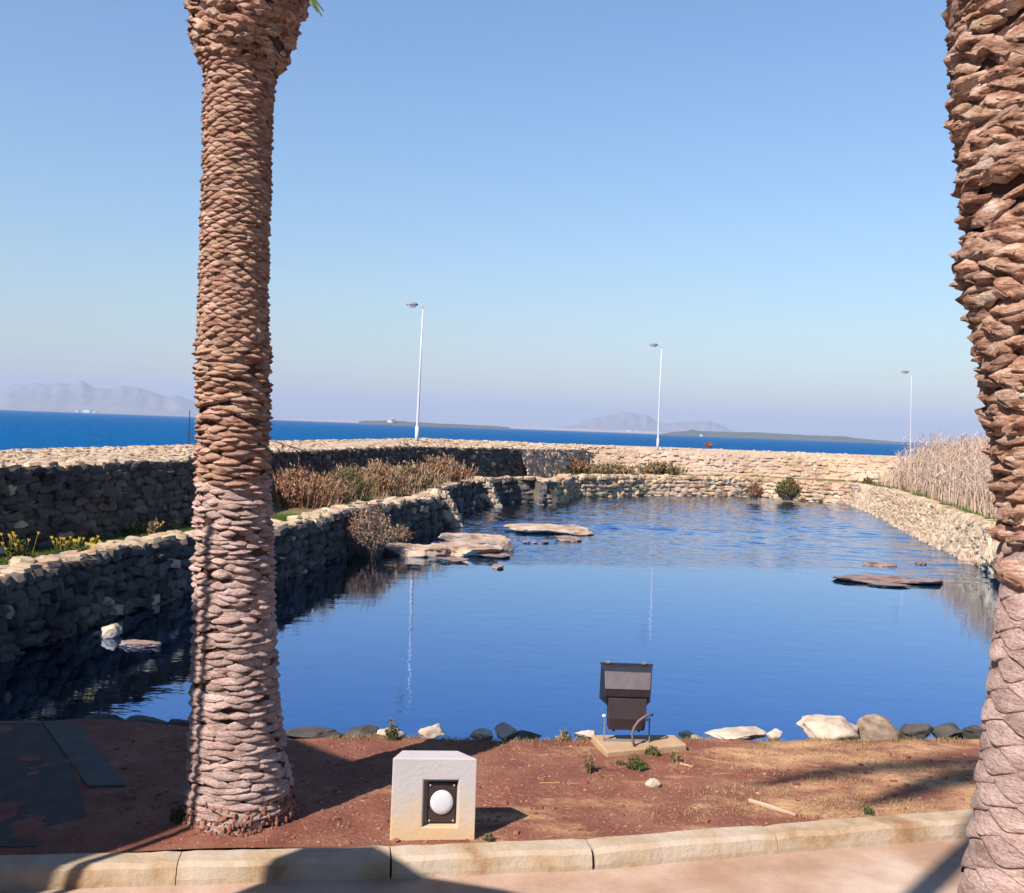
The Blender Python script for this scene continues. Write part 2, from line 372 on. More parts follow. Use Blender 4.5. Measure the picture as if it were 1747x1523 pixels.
for i, x in enumerate(xs):
    y0 = ky(x); y1 = ey(x)+.55
    for j in range(NV+1):
        y = y0+(y1-y0)*j/NV; vs.append((x, y, soil_h(x, y)))
for i in range(len(xs)-1):
    for j in range(NV): a = i*(NV+1)+j; fs.append((a, a+NV+1, a+NV+2, a+1))
tag(link('soil_bank', mesh_of('soil_bank', vs, fs, SOIL, True)), kind='structure')
# path
PZ = .385
pxs = [-60, -30, -15, -8]+[-6+i*.25 for i in range(52)]+[9, 15, 30, 60]
vs = []; fs = []; ys = [-60, -30, -10, -2, 2, 4]
for x in pxs:
    yk = ky(x)-.17
    col = ys+[4+(yk-4)*k/10 for k in range(1, 11)]
    for y in col: vs.append((x, y, PZ+(mn.noise(V((x*1.2, y*1.2, 5)))*.008 if y > 3 else 0)))
nj = len(ys)+10
for i in range(len(pxs)-1):
    for j in range(nj-1): a = i*nj+j; fs.append((a, a+nj, a+nj+1, a+1))
tag(link('path', mesh_of('path', vs, fs, PATH, True)), kind='structure')
# kerb: cast lengths
kerb = empty('kerb', (0, 0, 0)); tag(kerb, 'long pale yellow stone kerb between the red soil and the path', 'kerb')
x = -9.2; kr = random.Random(3)
while x < 9:
    l = 1.22; x2 = x+l
    a = V((x+.003, ky(x)-.012, 0)); b = V((x2-.003, ky(x2)-.012, 0)); e = (b-a).normalized(); n = V((-e.y, e.x, 0))
    nseg = 14; vs = []; prof = [(0, PZ-.25), (0, GZ-.006), (-.012, GZ+.006), (-.15, GZ+.004), (-.18, GZ-.02), (-.195, PZ+.03), (-.22, PZ-.25)]
    for i in range(nseg+1):
        p = a.lerp(b, i/nseg); ed = 1 if 0 < i < nseg else 0
        for q, z in prof:
            c = p+n*q; d = mn.noise(V((c.x*5, c.y*5, z*9)))*.012+mn.noise(V((c.x*14, z*14, 2)))*.006
            vs.append((c.x, c.y+(d if q < -.1 else 0), z+(d*.6 if z > PZ+.05 else 0)-(0 if ed else .008*(z > GZ-.03))))
    k = len(prof); fs = [(i*k+j, (i+1)*k+j, (i+1)*k+j+1, i*k+j+1) for i in range(nseg) for j in range(k-1)]
    fs += [tuple(range(k)), tuple(nseg*k+j for j in range(k-1, -1, -1))]
    me = mesh_of('kerb_stone', vs, fs, KERB, False); bmx = bmesh.new(); bmx.from_mesh(me); bmesh.ops.recalc_face_normals(bmx, faces=bmx.faces); bmx.to_mesh(me); bmx.free()
    link('kerb_stone', me, kerb); x = x2
# shaded side walk on the left with an edging strip
wp = [P(-300, 1232, .5), P(72, 1232, .5), P(120, 1300, .5), P(150, 1400, .5), P(60, 1442, .5), P(-600, 1442, .5)]
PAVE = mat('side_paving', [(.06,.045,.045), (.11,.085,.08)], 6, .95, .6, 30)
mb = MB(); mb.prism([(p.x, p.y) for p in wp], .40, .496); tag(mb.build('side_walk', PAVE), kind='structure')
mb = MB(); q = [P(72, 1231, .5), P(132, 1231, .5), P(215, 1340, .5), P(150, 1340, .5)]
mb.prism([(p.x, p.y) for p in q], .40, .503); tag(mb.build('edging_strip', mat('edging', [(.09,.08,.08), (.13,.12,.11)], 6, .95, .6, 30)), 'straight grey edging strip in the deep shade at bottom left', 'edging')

# ------------------------------------------------------------------ walls
def ext(a, b, d): return a+(a-b).normalized()*d
LZ = .98
inner = [P(0, 800, 2.2), P(340, 786, 2.2), P(460, 772, 2.22), P(700, 762, 2.26), P(885, 766, 2.2)]
inner = [ext(inner[0], inner[1], 7)]+inner
far_in = [P(885, 766, 2.2), P(1000, 767, 2.12), P(1200, 774, 2.1), P(1400, 780, 2.1), P(1560, 786, 2.1), P(1760, 794, 2.1)]
def PD(px, py, D): return PY(px, py, D)
outer = [PD(0, 768, 17.5), PD(340, 758, 23.5), PD(460, 753, 30), PD(711, 748, 40), PD(900, 755, 50)]
outer = [ext(outer[0], outer[1], 7)]+outer
far_out = [PD(900, 755, 50), PD(1122, 762, 57), PD(1300, 769, 59), PD(1490, 776, 61), PD(1600, 780, 63), PD(1790, 788, 66)]
def wall_core(parent, inn, out, z0, batter=.12):
    n = len(inn); vs = []; 
    for a, b in zip(inn, out):
        vs += [V((a.x, a.y, z0)), a.copy(), b.copy(), V((b.x, b.y, z0))]
    fs = [(i*4+j, i*4+j+1, (i+1)*4+j+1, (i+1)*4+j) for i in range(n-1) for j in range(3)]
    fs += [(3, 2, 1, 0), tuple((n-1)*4+j for j in range(4))]
    me = mesh_of('wall_core', vs, fs, [WALLTOP]); link('wall_core', me, parent)
def rubble_top(parent, inn, out, rng, dens, m, smin, smax):
    mb = MB()
    for i in range(len(inn)-1):
        A = ((inn[i+1]-inn[i]).length)*((out[i]-inn[i]).length+(out[i+1]-inn[i+1]).length)/2
        D = (inn[i].y+inn[i+1].y)/2
        for _ in range(int(A*dens*min(1, 17/max(6, D)))):
            u, v = rng.random(), rng.random()
            p = inn[i].lerp(inn[i+1], u).lerp(out[i].lerp(out[i+1], u), v)
            s = rng.uniform(smin, smax)*max(1, D/22)
            me = rng.choice(STONES[m]); M = Matrix.Translation(p) @ (Matrix.Rotation(rng.uniform(0, 6.3), 3, 'Z') @ Matrix.Diagonal((s*1.3, s, s*.45))).to_4x4()
            mb.add([M @ q.co for q in me.vertices], [tuple(f.vertices) for f in me.polygons])
    tag(mb.build('top_rubble', m, parent), kind='stuff')
def down(pts, z, off=0.0):
    r = []
    for i, p in enumerate(pts):
        e = (pts[min(i+1, len(pts)-1)]-pts[max(i-1, 0)]).normalized(); n = V((e.y, -e.x, 0)).normalized()
        r.append(V((p.x, p.y, z))+n*off)
    return r
rng = random.Random(11)
sw = empty('sea_wall', (inner[2].x, inner[2].y, LZ)); sw.location = (0, 0, 0)
tag(sw, 'long high rubble stone sea wall on the left with sunlit top and dark shaded face', 'wall')
wall_core(sw, inner, outer, -1.2)
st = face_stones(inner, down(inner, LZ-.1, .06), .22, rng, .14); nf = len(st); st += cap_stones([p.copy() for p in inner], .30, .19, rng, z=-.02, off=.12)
wall_stones(sw, st, LIME, rng, 300, SHADED, nf)
rubble_top(sw, inner, outer, rng, 55, LIME, .05, .13)
fw = empty('far_wall', (0, 0, 0)); tag(fw, 'sunlit pale stone wall crossing behind the far end of the pond', 'wall')
wall_core(fw, far_in, far_out, -1.2)
st = face_stones(far_in, down(far_in, LZ-.1, .5), .30, rng, .055)
wall_stones(fw, st, LIME3, rng)
rubble_top(fw, far_in, far_out, rng, 5, LIME3, .04, .09)

# pond revetment (left), jogged; vertices along travel with the pond on the right side
def T(px, py, z=LZ): return P(px, py, z)
lt = [T(0, 985), T(100, 962), T(210, 935), T(330, 915), T(470, 902), T(562, 880)]
lt = [ext(lt[0], lt[1], 5)]+lt
lt2 = [T(562, 880), T(592, 870), T(640, 862), T(725, 851), T(744, 846)]
lt3 = [T(744, 846), T(742, 835), T(780, 826), T(822, 820), T(828, 818), T(880, 816), T(922, 817), T(930, 820)]
ft = [T(930, 820), T(962, 819, .98), T(972, 812, .98), T(1100, 812, .95), T(1300, 816, .95), T(1380, 822, .95), T(1450, 826, .95)]
def revet(name, label, top, m, sz, zb=-.15, batter=.14, face=None, capw=.5):
    e = empty(name, (0, 0, 0)); tag(e, label, 'wall')
    bot = down(top, zb, batter)
    st = face_stones(top, bot, sz, rng, .24); nf = len(st); st += cap_stones(top, capw, sz*.8, rng, z=-.02, off=.14)
    # backing
    vs = []
    for i, (a, b) in enumerate(zip(top, bot)):
        n = (a-b); n.z = 0; n = n.normalized() if n.length > 1e-4 else V((-1, 0, 0))
        vs += [V((b.x, b.y, -1)), a+V((0, 0, -.06)), a+n*.5+V((0, 0, -.06)), V((a.x+n.x*.5, a.y+n.y*.5, -1))]
    fs = [(i*4+j, i*4+j+1, (i+1)*4+j+1, (i+1)*4+j) for i in range(len(top)-1) for j in range(3)]+[(3, 2, 1, 0), tuple((len(top)-1)*4+j for j in range(4))]
    link('wall_core', mesh_of('wall_core', vs, fs, MORTAR), e)
    wall_stones(e, st, m, rng, 300, face, nf); return e
revet('pond_wall', 'dry stone pond wall behind the left palm, pale flat cap stones over a dark face', lt, LIME, .27, face=SHADED)
revet('pond_wall', 'short curved dry stone pond wall behind the bush on the rock spit', lt2, LIME, .30, face=SHADED)
revet('pond_wall', 'dark faced dry stone pond wall between the two projecting stone piers and the far corner', lt3, LIME, .34, face=SHADED)
revet('pond_wall', 'low sunlit orange stone wall along the far end of the pond', ft, LIME2, .33)
# sloping stone bank at right
rt = [P(1410, 823, .95), P(1460, 827, .95), P(1520, 838, .95), P(1600, 865, .95), P(1700, 906, .95), P(1790, 955, .95)]
rb = [P(1395, 849, 0), P(1440, 856, 0), P(1500, 882, 0), P(1570, 920, 0), P(1650, 955, 0), P(1730, 985, 0)]
rt.append(V((13.5, 14, .9))); rb.append(V((12.2, 14, 0))); rt.append(V((13, 9.5, .6))); rb.append(V((12, 9.5, 0)))
for p in rb: p.z = -.12
sb = empty('stone_bank', (0, 0, 0)); tag(sb, 'sloping bank of pale rubble stones below the reeds on the right', 'stone bank')
st = face_stones(rt, rb, .36, rng, .2)+cap_stones(rt, .5, .34, rng, z=-.02, off=.12)
vs = []
for a, b in zip(rt, rb): vs += [V((b.x, b.y, -1)), b+V((0, 0, -.05)), a+V((0, 0, -.08)), V((a.x+.6, a.y+.3, .86))]
fs = [(i*4+j, i*4+j+1, (i+1)*4+j+1, (i+1)*4+j) for i in range(len(rt)-1) for j in range(3)]
link('bank_core', mesh_of('bank_core', vs, fs, MORTAR), sb)
wall_stones(sb, st, LIME, rng)
# terraces
def terrace(name, pts, z, m):
    mb = MB(); mb.prism([(p.x, p.y) for p in pts], -1, z); return tag(mb.build(name, m), kind='structure')
L_all = lt+lt2[1:]+lt3[1:]
def shift(pts, d):
    o = down(pts, 0, -d); return o
terrace('left_terrace', shift(L_all, .25)+[V((far_in[0].x, far_in[0].y+.5, 0))]+[p+V((-.4, .1, 0)) for p in reversed(inner)], LZ-.05, TERR)
terrace('far_terrace', shift(ft, .25)+[V((19, 57, 0)), V((8, 54, 0)), V((.2, 45, 0))], .93, TERR)
terrace('right_terrace', [p+V((.35, .2, 0)) for p in rt[::-1]]+[V((19, 56, 0)), V((60, 60, 0)), V((60, 9.6, 0))], .88, TERR)

# piers projecting from the left pond wall: leaning heaps of stones
def pier(a, b, wid, label):
    a = V((*a, LZ)); b = V((*b, 0)); px_top = a.y*7
    e = empty('stone_pier', (b.x, b.y, 0)); tag(e, label, 'stone pier', 'piers of the pond wall')
    r = random.Random(int(px_top)); dr = (b-a); side = V((-dr.y, dr.x, 0)).normalized()
    M0 = e.matrix_world
    for k in range(20):
        for j in (-.5, .5):
            t = (k//2)/9; zz = (LZ*(1-t**2.2)+.10)*(1 if k % 2 else .45); p = a.lerp(b, t)+side*j*wid*.7-V((b.x, b.y, 0)); p.z = zz
            h = .26
            M = Matrix.Translation(p+V((0, 0, -.05))) @ (Matrix.Rotation(r.uniform(-.5, .5), 3, 'Z') @ Matrix.Rotation(r.uniform(-.2, .2), 3, 'X') @ Matrix.Diagonal((wid*.7, .34, h))).to_4x4()
            link('stone', r.choice(STONES[LIME]), e, M)
    mb = MB(); rel = [a-b, V((0, 0, 0))]
    q = [rel[0]-side*wid*.35, rel[0]+side*wid*.35]
    vs = [V((q[0].x, q[0].y, -1)), V((q[1].x, q[1].y, -1)), V((q[0].x, q[0].y, LZ-.12)), V((q[1].x, q[1].y, LZ-.12)), -side*wid*.3+V((0, 0, -1)), side*wid*.3+V((0, 0, -1)), -side*wid*.3+V((0, 0, -.02)), side*wid*.3+V((0, 0, -.02))]
    mb.add(vs, [(0,1,3,2), (4,6,7,5), (2,3,7,6), (0,2,6,4), (1,5,7,3), (0,4,5,1)]); mb.build('pier_core', MORTAR, e)
pier((-2.30, 30.3), (-1.62, 30.6), .42, 'narrow stone pier stepping down to the water, nearer of two on the pond wall')
pier((-1.35, 38.8), (-.55, 39.1), .45, 'stone pier running down to the water, farther of two on the pond wall')

# ------------------------------------------------------------------ rocks
def rock_mesh(name, seed, m, sub=3, amp=.28, ncut=9, cut=(.55, .85), layer=0):
    r = random.Random(seed); bm = bmesh.new(); bmesh.ops.create_icosphere(bm, subdivisions=sub, radius=1)
    off = V((r.uniform(0, 99), r.uniform(0, 99), r.uniform(0, 99)))
    pl = [(V((r.uniform(-1, 1), r.uniform(-1, 1), r.uniform(-.5, 1))).normalized(), r.uniform(*cut)) for _ in range(ncut)]
    for v in bm.verts:
        p = v.co.copy()
        p *= 1+mn.noise(p*1.1+off)*amp*1.3
        for n, d in pl:
            k = p.dot(n)
            if k > d: p -= n*(k-d)*.92
        p += p.normalized()*(mn.noise(p*3.2+off)*amp*.3+mn.noise(p*8+off)*amp*.12)
        if layer: p.z = round(p.z*layer)/layer*.55+p.z*.45+mn.noise(p*4+off)*.03
        v.co = p
    me = bpy.data.meshes.new(name); bm.to_mesh(me); bm.free(); me.materials.append(m)
    me.polygons.foreach_set('use_smooth', [sub > 3]*len(me.polygons)); return me
def norm_mesh(me):
    lo = V([min(v.co[i] for v in me.vertices) for i in range(3)]); hi = V([max(v.co[i] for v in me.vertices) for i in range(3)])
    for v in me.vertices:
        for i in range(3): v.co[i] = (v.co[i]-(lo[i]+hi[i])/2)/(hi[i]-lo[i])
    return me
rk = [500]
def rock(px0, px1, ytop, ybot, zb, m, label, cat='rock', group=None, depth=None, rz=0, sub=4, name='rock', sink=.25, **kw):
    rk[0] += 1
    f = P((px0+px1)/2, ybot, zb); D = proj(f)[2]; wdt = (px1-px0)/1700*D
    dep = depth if depth else wdt*.7
    h = None
    # height so that the rock's top edge reaches ytop at its middle depth
    c = V((f.x*(1+dep/2/f.y), f.y+dep/2, 0)); q = PY((px0+px1)/2, ytop, c.y+dep*.15); h = max(.04, q.z-zb)
    me = norm_mesh(rock_mesh(name, rk[0], m, sub, **kw))
    tot = h/(1-sink)
    o = link(name, me); o.scale = (wdt, dep, tot); o.location = (c.x, c.y, zb+h-tot/2); o.rotation_euler.z = rz
    return tag(o, label, cat, group)
BZ = .44
G1 = 'rocks lining the near bank'
bank = [
 (640, 690, 1241, 1262, ROCK, 'low pale stone under the small green weed at the bank edge'),
 (712, 760, 1236, 1262, ROCK, 'round white stone at the bank edge just behind the white lamp block'),
 (800, 842, 1244, 1264, ROCK, 'low pinkish pale stone between two white stones on the bank edge'),
 (842, 882, 1233, 1262, ROCK, 'pointed white stone at the bank edge right of the lamp block'),
 (978, 1018, 1246, 1264, ROCK, 'small white stone just left of the floodlight'),
 (1156, 1198, 1247, 1266, ROCK, 'small white stone just right of the floodlight shadow'),
 (1202, 1308, 1239, 1266, ROCK, 'wide low white rock on the bank between floodlight and big boulders'),
 (1306, 1336, 1245, 1266, ROCK, 'small white stone touching the wide low white rock'),
 (1358, 1466, 1222, 1268, ROCK, 'large angular white boulder left of the rounded brown boulder'),
 (1456, 1534, 1218, 1266, BOULD, 'large rounded brown boulder on the bank edge'),
 (1528, 1592, 1230, 1266, DROCK, 'dark grey rock directly right of the rounded brown boulder'),
 (1585, 1640, 1234, 1264, DROCK, 'dark jagged rock between the grey rock and the right palm'),
 (1636, 1700, 1236, 1264, DROCK, 'dark rock half hidden behind the right palm trunk'),
 (860, 925, 1248, 1266, DROCK, 'dark shaded rock right of the pointed white stone'),
 (585, 655, 1238, 1264, DROCK, 'dark rock at the bank edge left of the small green weed'),
 (480, 590, 1237, 1268, DROCK, 'wide black rock beside the left palm trunk at the water'),
 (285, 345, 1227, 1250, DROCK, 'black rock touching the left side of the left palm at the water'),
 (205, 290, 1222, 1248, DROCK, 'black humped rock in the shade left of the left palm'),
 (140, 212, 1219, 1240, DROCK, 'black rock at the left end of the bank edge by the blue water')]
for a in bank:
    rock(a[0], a[1], a[2]-2, a[3], BZ-.03, a[4], a[5], 'boulder' if 'boulder' in a[5] else 'rock', G1, sink=.3, depth=max(.22, min(.5, (a[1]-a[0])/1700*8.5*.7)), name='boulder' if 'boulder' in a[5] else 'rock', amp=.34, cut=(.45, .8), ncut=12)
# rock spit and islands
G2 = 'flat rocks in the pond'
W0 = 0
def slab(px0, px1, yt, yb, h, label, m=FLAT, cat='rock', layer=5, name='flat_rock'):
    f = P((px0+px1)/2, yb, 0); bk = P((px0+px1)/2, yt, h); dep = max(.35, bk.y-f.y); D = proj(f.lerp(bk, .5))[2]
    wdt = (px1-px0)/1700*D; rk[0] += 1; me = rock_mesh(name, rk[0], m, 5, amp=.35, ncut=7, cut=(.6, .9), layer=layer)
    for v in me.vertices: v.co.z = min(v.co.z, .16+mn.noise(V((v.co.x*2.5, v.co.y*2.5, rk[0])))*.16+(.07 if mn.noise(V((v.co.x*1.7, v.co.y*4, rk[0]+5))) > .05 else 0))
    norm_mesh(me)
    c = f.lerp(bk, .5); o = link(name, me); o.scale = (wdt, dep, h*1.75); o.location = (c.x, c.y, h-h*1.75/2); return tag(o, label, cat, G2)
slab(635, 772, 924, 950, .20, 'pale flat rock slab at the left end of the rock spit')
slab(735, 862, 920, 950, .22, 'pale flat rock slab at the outer end of the rock spit')
slab(748, 872, 908, 926, .26, 'raised flat rock slab at the back of the rock spit')
slab(740, 800, 949, 960, .08, 'thin grey slab awash just in front of the rock spit', LOWR)
slab(815, 872, 941, 953, .07, 'thin dark sliver of rock awash at the spit tip', LOWR)
rock(846, 877, 918, 941, 0, BOULD, 'small dark boulder standing at the tip of the rock spit', 'boulder', G2, name='boulder')
slab(858, 1020, 892, 913, .20, 'long pale flat rock island in mid pond')
slab(945, 992, 912, 924, .10, 'small low rock just in front of the pale island', LOWR)
slab(840, 860, 962, 971, .06, 'tiny orange brown rock awash in front of the spit', LOWR, layer=0)
slab(1420, 1612, 979, 998, .10, 'long thin brown rock awash near the right bank', LOWR)
slab(1480, 1552, 993, 1002, .05, 'dark sliver of rock in front of the long brown rock', LOWR)
slab(1472, 1530, 957, 966, .06, 'short thin brown rock behind the long brown rock', LOWR)
slab(1560, 1582, 957, 963, .05, 'tiny brown rock awash behind the long brown rock', LOWR)
slab(1636, 1692, 952, 964, .16, 'pale flat rock at the foot of the right stone bank')
rock(168, 206, 1063, 1090, 0, ROCK, 'pale square block in the dark water left of the palm', 'rock', G2, depth=.3)
rock(158, 176, 1076, 1087, 0, ROCK, 'small pale stone touching the pale square block in dark water', 'rock', G2, depth=.15, sub=3)
slab(205, 278, 1088, 1106, .06, 'brown flat rock barely above the dark water left of the palm', LOWR)
rock(567, 606, 902, 936, 0, ROCK, 'rounded pale boulder under the bush beside the pond wall', 'boulder', G2, name='boulder', depth=.6)
for i, (xx, yy) in enumerate(((898, 925), (912, 925), (930, 925))):
    slab(xx-6, xx+6, yy-4, yy+2, .05, ('tiny dark rock left of two others in front of the pale island', 'tiny dark rock in the middle of three before the pale island', 'tiny dark rock nearest the low rock before the pale island')[i], LOWR, layer=0)
rock(1100, 1126, 1326, 1343, soil_h(1.05, 7.35), ROCK, 'small white stone alone on the red soil below the floodlight', 'stone', None, sub=3, name='stone')

# ------------------------------------------------------------------ palms
def boot_mesh(seed, m, mode, curv=8, ang=.4):
    """one old leaf base: a lens lying on the trunk with a lip at its lower edge. modes: lens, lump, shingle, rag"""
    r = random.Random(seed); vs = []; fs = []; nu, nv = {'shingle': (10, 6), 'rag': (8, 9)}.get(mode, (7, 5)); off = V((r.uniform(0, 50), 0, seed))
    pk = {'lens': .30, 'lump': .36, 'shingle': .16, 'rag': .42}[mode]+r.uniform(-.05, .08)
    pw = {'lens': 1.25, 'lump': 2.0, 'shingle': 1.5, 'rag': 1.5}[mode]; nz = {'lens': .07, 'lump': .13, 'shingle': .03, 'rag': .15}[mode]
    hf = r.uniform(*((.5, 1.7) if mode != 'shingle' else (.8, 1.2)))
    for j in range(nv+1):
        v = j/nv
        half = max(.5*(1-abs(2*v-1)**pw), .015)
        for i in range(nu+1):
            u = (i/nu*2-1)
            if v < pk: prof = (v/pk)**.5
            else: prof = 1-((v-pk)/(1-pk))**(1.1 if mode != 'shingle' else 1.6)*.97
            n = prof*(1-abs(u)**2.4*(.8 if mode != 'shingle' else .45))
            if mode == 'rag':
                n *= .72+.55*((v*2.6+seed*.37+u*.3) % 1.0)
            if mode == 'rag' and .2 < v < .9: n += .35*mn.noise(V((u*2.6, v*2.6, seed)))+.2*abs(mn.noise(V((u*6, v*6, seed))))
            q = V((u*half, v-.5-.14*(1-u*u)*(mode == 'shingle'), n*hf)) + mn.noise_vector(V((u*2, v*2, 0))+off)*nz
            q.z -= curv*(1-math.cos(q.x*ang))
            vs.append(q)
    for j in range(nv):
        for i in range(nu): a = j*(nu+1)+i; fs.append((a, a+1, a+nu+2, a+nu+1))
    return mesh_of('leaf_base', vs, fs, m, True)
def fronds(root, base, nf, ln, up, r, rr=.2, droop=.075, wid=.016, a0=.3, ll=.42):
    for i in range(nf):
        a = i*2.399+a0; el = math.radians(up[0]+(up[1]-up[0])*(i/nf)); mbf = MB(); L_ = ln*r.uniform(.85, 1.1)
        pts = []; p = base+V((math.cos(a)*rr, math.sin(a)*rr, .3*i/nf)); d = V((math.cos(a)*math.cos(el), math.sin(a)*math.cos(el), math.sin(el)))
        ns = 14
        for k in range(ns+1):
            pts.append(p.copy()); p = p+d*L_/ns; d = (d+V((0, 0, -droop-.004*k))).normalized()
        mbf.tube(pts, [.03*(1-k/ns*.85) for k in range(ns+1)], 5)
        for k in range(1, ns):
            for sd in (-1, 1):
                for jj in range(4):
                    b = pts[k].lerp(pts[k+1], jj/4); dd = (pts[k+1]-pts[k]).normalized(); sdv = dd.cross(V((0, 0, 1))).normalized()*sd
                    l = ll*math.sin(math.pi*(k/ns*.85+.12)); tip = b+(sdv*.8+dd*.55+V((0, 0, -.25+r.uniform(-.1, .1)))).normalized()*l
                    w2 = dd*wid; mid = b.lerp(tip, .5)+V((0, 0, .03))
                    mbf.add([b-w2, b+w2, mid+w2, mid-w2, tip], [(0, 1, 2, 3), (3, 2, 4)])
        mbf.build('frond', FROND, root)
def palm(name, label, prof, yc, base_z, bark_of, sp, nring, out_of, boot_parts=300, seed=1, crown=None, y_of=None):
    """prof: list of (py, px_left, px_right) measured at distance yc -> (z, cx, r)"""
    r = random.Random(seed); pr = []
    for py, a, b in prof:
        A = PY(a, py, yc); B = PY(b, py, yc); pr.append(((A.z+B.z)/2, (A.x+B.x)/2, (B.x-A.x)/2))
    pr.sort()
    def cr(z):
        if z <= pr[0][0]: return pr[0][1], pr[0][2]
        for p, q in zip(pr, pr[1:]):
            if z <= q[0]: t = (z-p[0])/(q[0]-p[0]); t = t*t*(3-2*t)*.5+t*.5; return p[1]+(q[1]-p[1])*t, p[2]+(q[2]-p[2])*t
        return pr[-1][1], pr[-1][2]
    root = empty(name, (pr[0][1], yc, base_z)); tag(root, label, 'palm tree', 'palm trees framing the pond')
    ox = V((pr[0][1], yc, base_z)); ztop = pr[-1][0]
    vs = []; n = 48; zs = []; z = base_z-.15
    while z < ztop: zs.append(z); z += .03
    for z in zs:
        cx, rr = cr(z); rr *= .93
        for k in range(n):
            t = k*2*math.pi/n; q = V((cx+math.cos(t)*rr, yc+math.sin(t)*rr, z)); d = mn.noise(q*9)*.012+mn.noise(q*22)*.006
            vs.append(V((cx+math.cos(t)*(rr+d), yc+math.sin(t)*(rr+d), z))-ox)
    fs = [(i*n+k, i*n+(k+1) % n, (i+1)*n+(k+1) % n, (i+1)*n+k) for i in range(len(zs)-1) for k in range(n)]
    fs.append(tuple((len(zs)-1)*n+k for k in range(n)))
    link('trunk', mesh_of('trunk', vs, fs, BARKC, True), root)
    meshes = {}
    z = base_z-.02; row = 0; items = []; cv = {}
    while z < ztop-.02:
        cx, rr = cr(z); s = sp(z); nn = nring(z); kind = bark_of(z)
        for k in range(nn):
            t = (k+(row % 2)*.5+r.uniform(-1, 1)*{'lens': .10, 'lump': .28, 'shingle': .03, 'rag': .22}[kind[1]])*2*math.pi/nn+row*.021
            zz = z+r.uniform(-1, 1)*s*{'lens': .1, 'lump': .25, 'shingle': .04, 'rag': .3}[kind[1]]+.25*s*math.sin(t*2+1)
            cx, rr = cr(zz)
            nrm = V((math.cos(t), math.sin(t), 0)); tan = V((-math.sin(t), math.cos(t), 0))
            wd = 2*math.pi*rr/nn*r.uniform(*{'lens': (1.05, 1.45), 'lump': (.95, 1.75), 'shingle': (1.12, 1.4), 'rag': (1.1, 1.8)}[kind[1]]); hh = s*r.uniform(*{'lens': (1.7, 2.3), 'lump': (1.35, 2.0), 'shingle': (2.0, 2.35), 'rag': (1.7, 3.0)}[kind[1]]); oo = out_of(zz)*r.uniform(.93, 1.07)
            M3 = Matrix((tan, V((0, 0, 1)), nrm)).transposed() @ Matrix.Rotation(r.uniform(-1, 1)*{'shingle': .04, 'rag': .38}.get(kind[1], .17), 3, 'Z')
            if kind[1] in ('lump', 'rag') and r.random() < .09: continue
            p = V((cx, yc, zz))+nrm*(rr*.93)-ox
            M = Matrix.Translation(p) @ (M3 @ Matrix.Diagonal((wd, hh, oo))).to_4x4()
            facing = -(nrm.y)+.25*(-nrm.x if name else 0)
            qv = inview(p+ox, 20)
            items.append((facing if qv else -9, M, kind)); cv.setdefault(kind, []).append((rr/oo, wd/rr))
        z += s; row += 1
    for kd in {i[2] for i in items}:
        m, rag = kd; L_ = cv[kd]; meshes[kd] = [boot_mesh(seed*50+j, m, rag, sum(q[0] for q in L_)/len(L_), sum(q[1] for q in L_)/len(L_)) for j in range(10)]
    # parts: the largest on the near side; prefer big ones
    items.sort(key=lambda t: -(t[1].to_scale().x*t[1].to_scale().y*(1 if t[0] > .15 else 0.0001)*max(.01, t[0])))
    for f, M, kd in items[:boot_parts]: link('leaf_base', r.choice(meshes[kd]), root, M)
    mb = MB(); mats = list({i[2][0] for i in items}); 
    for f, M, kd in items[boot_parts:]:
        me = r.choice(meshes[kd]); mb.add([M @ v.co for v in me.vertices], [tuple(p.vertices) for p in me.polygons], mats.index(kd[0]))
    tag(link('leaf_bases', mesh_of('leaf_bases', mb.v, mb.f, mats, False, mb.m), root), kind='stuff')
    if crown:
        cz, nf, ln, up = crown; cx, rr = cr(ztop)
        fronds(root, V((cx, yc, cz-.15))-ox, nf, ln, up, r, rr*.7)
    return root, cr
lp = [(0, 322, 520), (30, 328, 508), (60, 331, 497), (85, 338, 488), (115, 347, 472), (140, 351, 467), (200, 349, 463), (300, 347, 461), (400, 344, 458), (500, 342, 456), (580, 339, 456), (620, 337, 459), (700, 341, 457), (800, 339, 457), (900, 335, 460), (1000, 334, 464), (1100, 332, 470), (1200, 328, 476), (1280, 325, 486), (1340, 322, 498), (1385, 318, 502), (1410, 312, 508)]
lp = [(-60, 318, 530)]+lp
zL = lambda py: PY(400, py, 6.47).z
def sp_l(z): return .034 if z > zL(110) else (.0255 if z > zL(560) else (.031 if z > zL(950) else .037))
def bk_l(z):
    if z > zL(110): return (BARKR, 'rag')
    if z > zL(600): return (BARK, 'lens')
    if z > zL(820): return (BARK, 'lump')
    return (BARK2, 'lump')
palm('date_palm', 'tall palm trunk left of centre, flaring at its base and under the crown', lp, 6.47, GZ-.02, bk_l, sp_l,
     lambda z: 15 if z > zL(600) else 13, lambda z: .034 if z > zL(115) else (.020 if z > zL(560) else (.030 if z > zL(1050) else .024)), seed=2, crown=(zL(-60)+.25, 26, 2.6, (48, 85)))
rp = []
for py, a, rr in ((-1000, 1606, .30), (-250, 1612, .31), (0, 1618, .30), (80, 1617, .30), (170, 1622, .295), (300, 1628, .29), (340, 1634, .28), (400, 1641, .275), (440, 1628, .30), (470, 1630, .29), (510, 1646, .275), (560, 1654, .27), (650, 1667, .26), (700, 1677, .255), (750, 1687, .25), (800, 1695, .245), (850, 1699, .245), (920, 1703, .24), (1000, 1702, .24), (1060, 1694, .25), (1150, 1687, .26), (1250, 1673, .275), (1350, 1662, .29), (1450, 1650, .31), (1523, 1638, .33), (1700, 1600, .37), (1900, 1580, .40)):
    a += 24 if py < 900 else 19; rp.append((py, a, a+2*rr/3.8*1700))
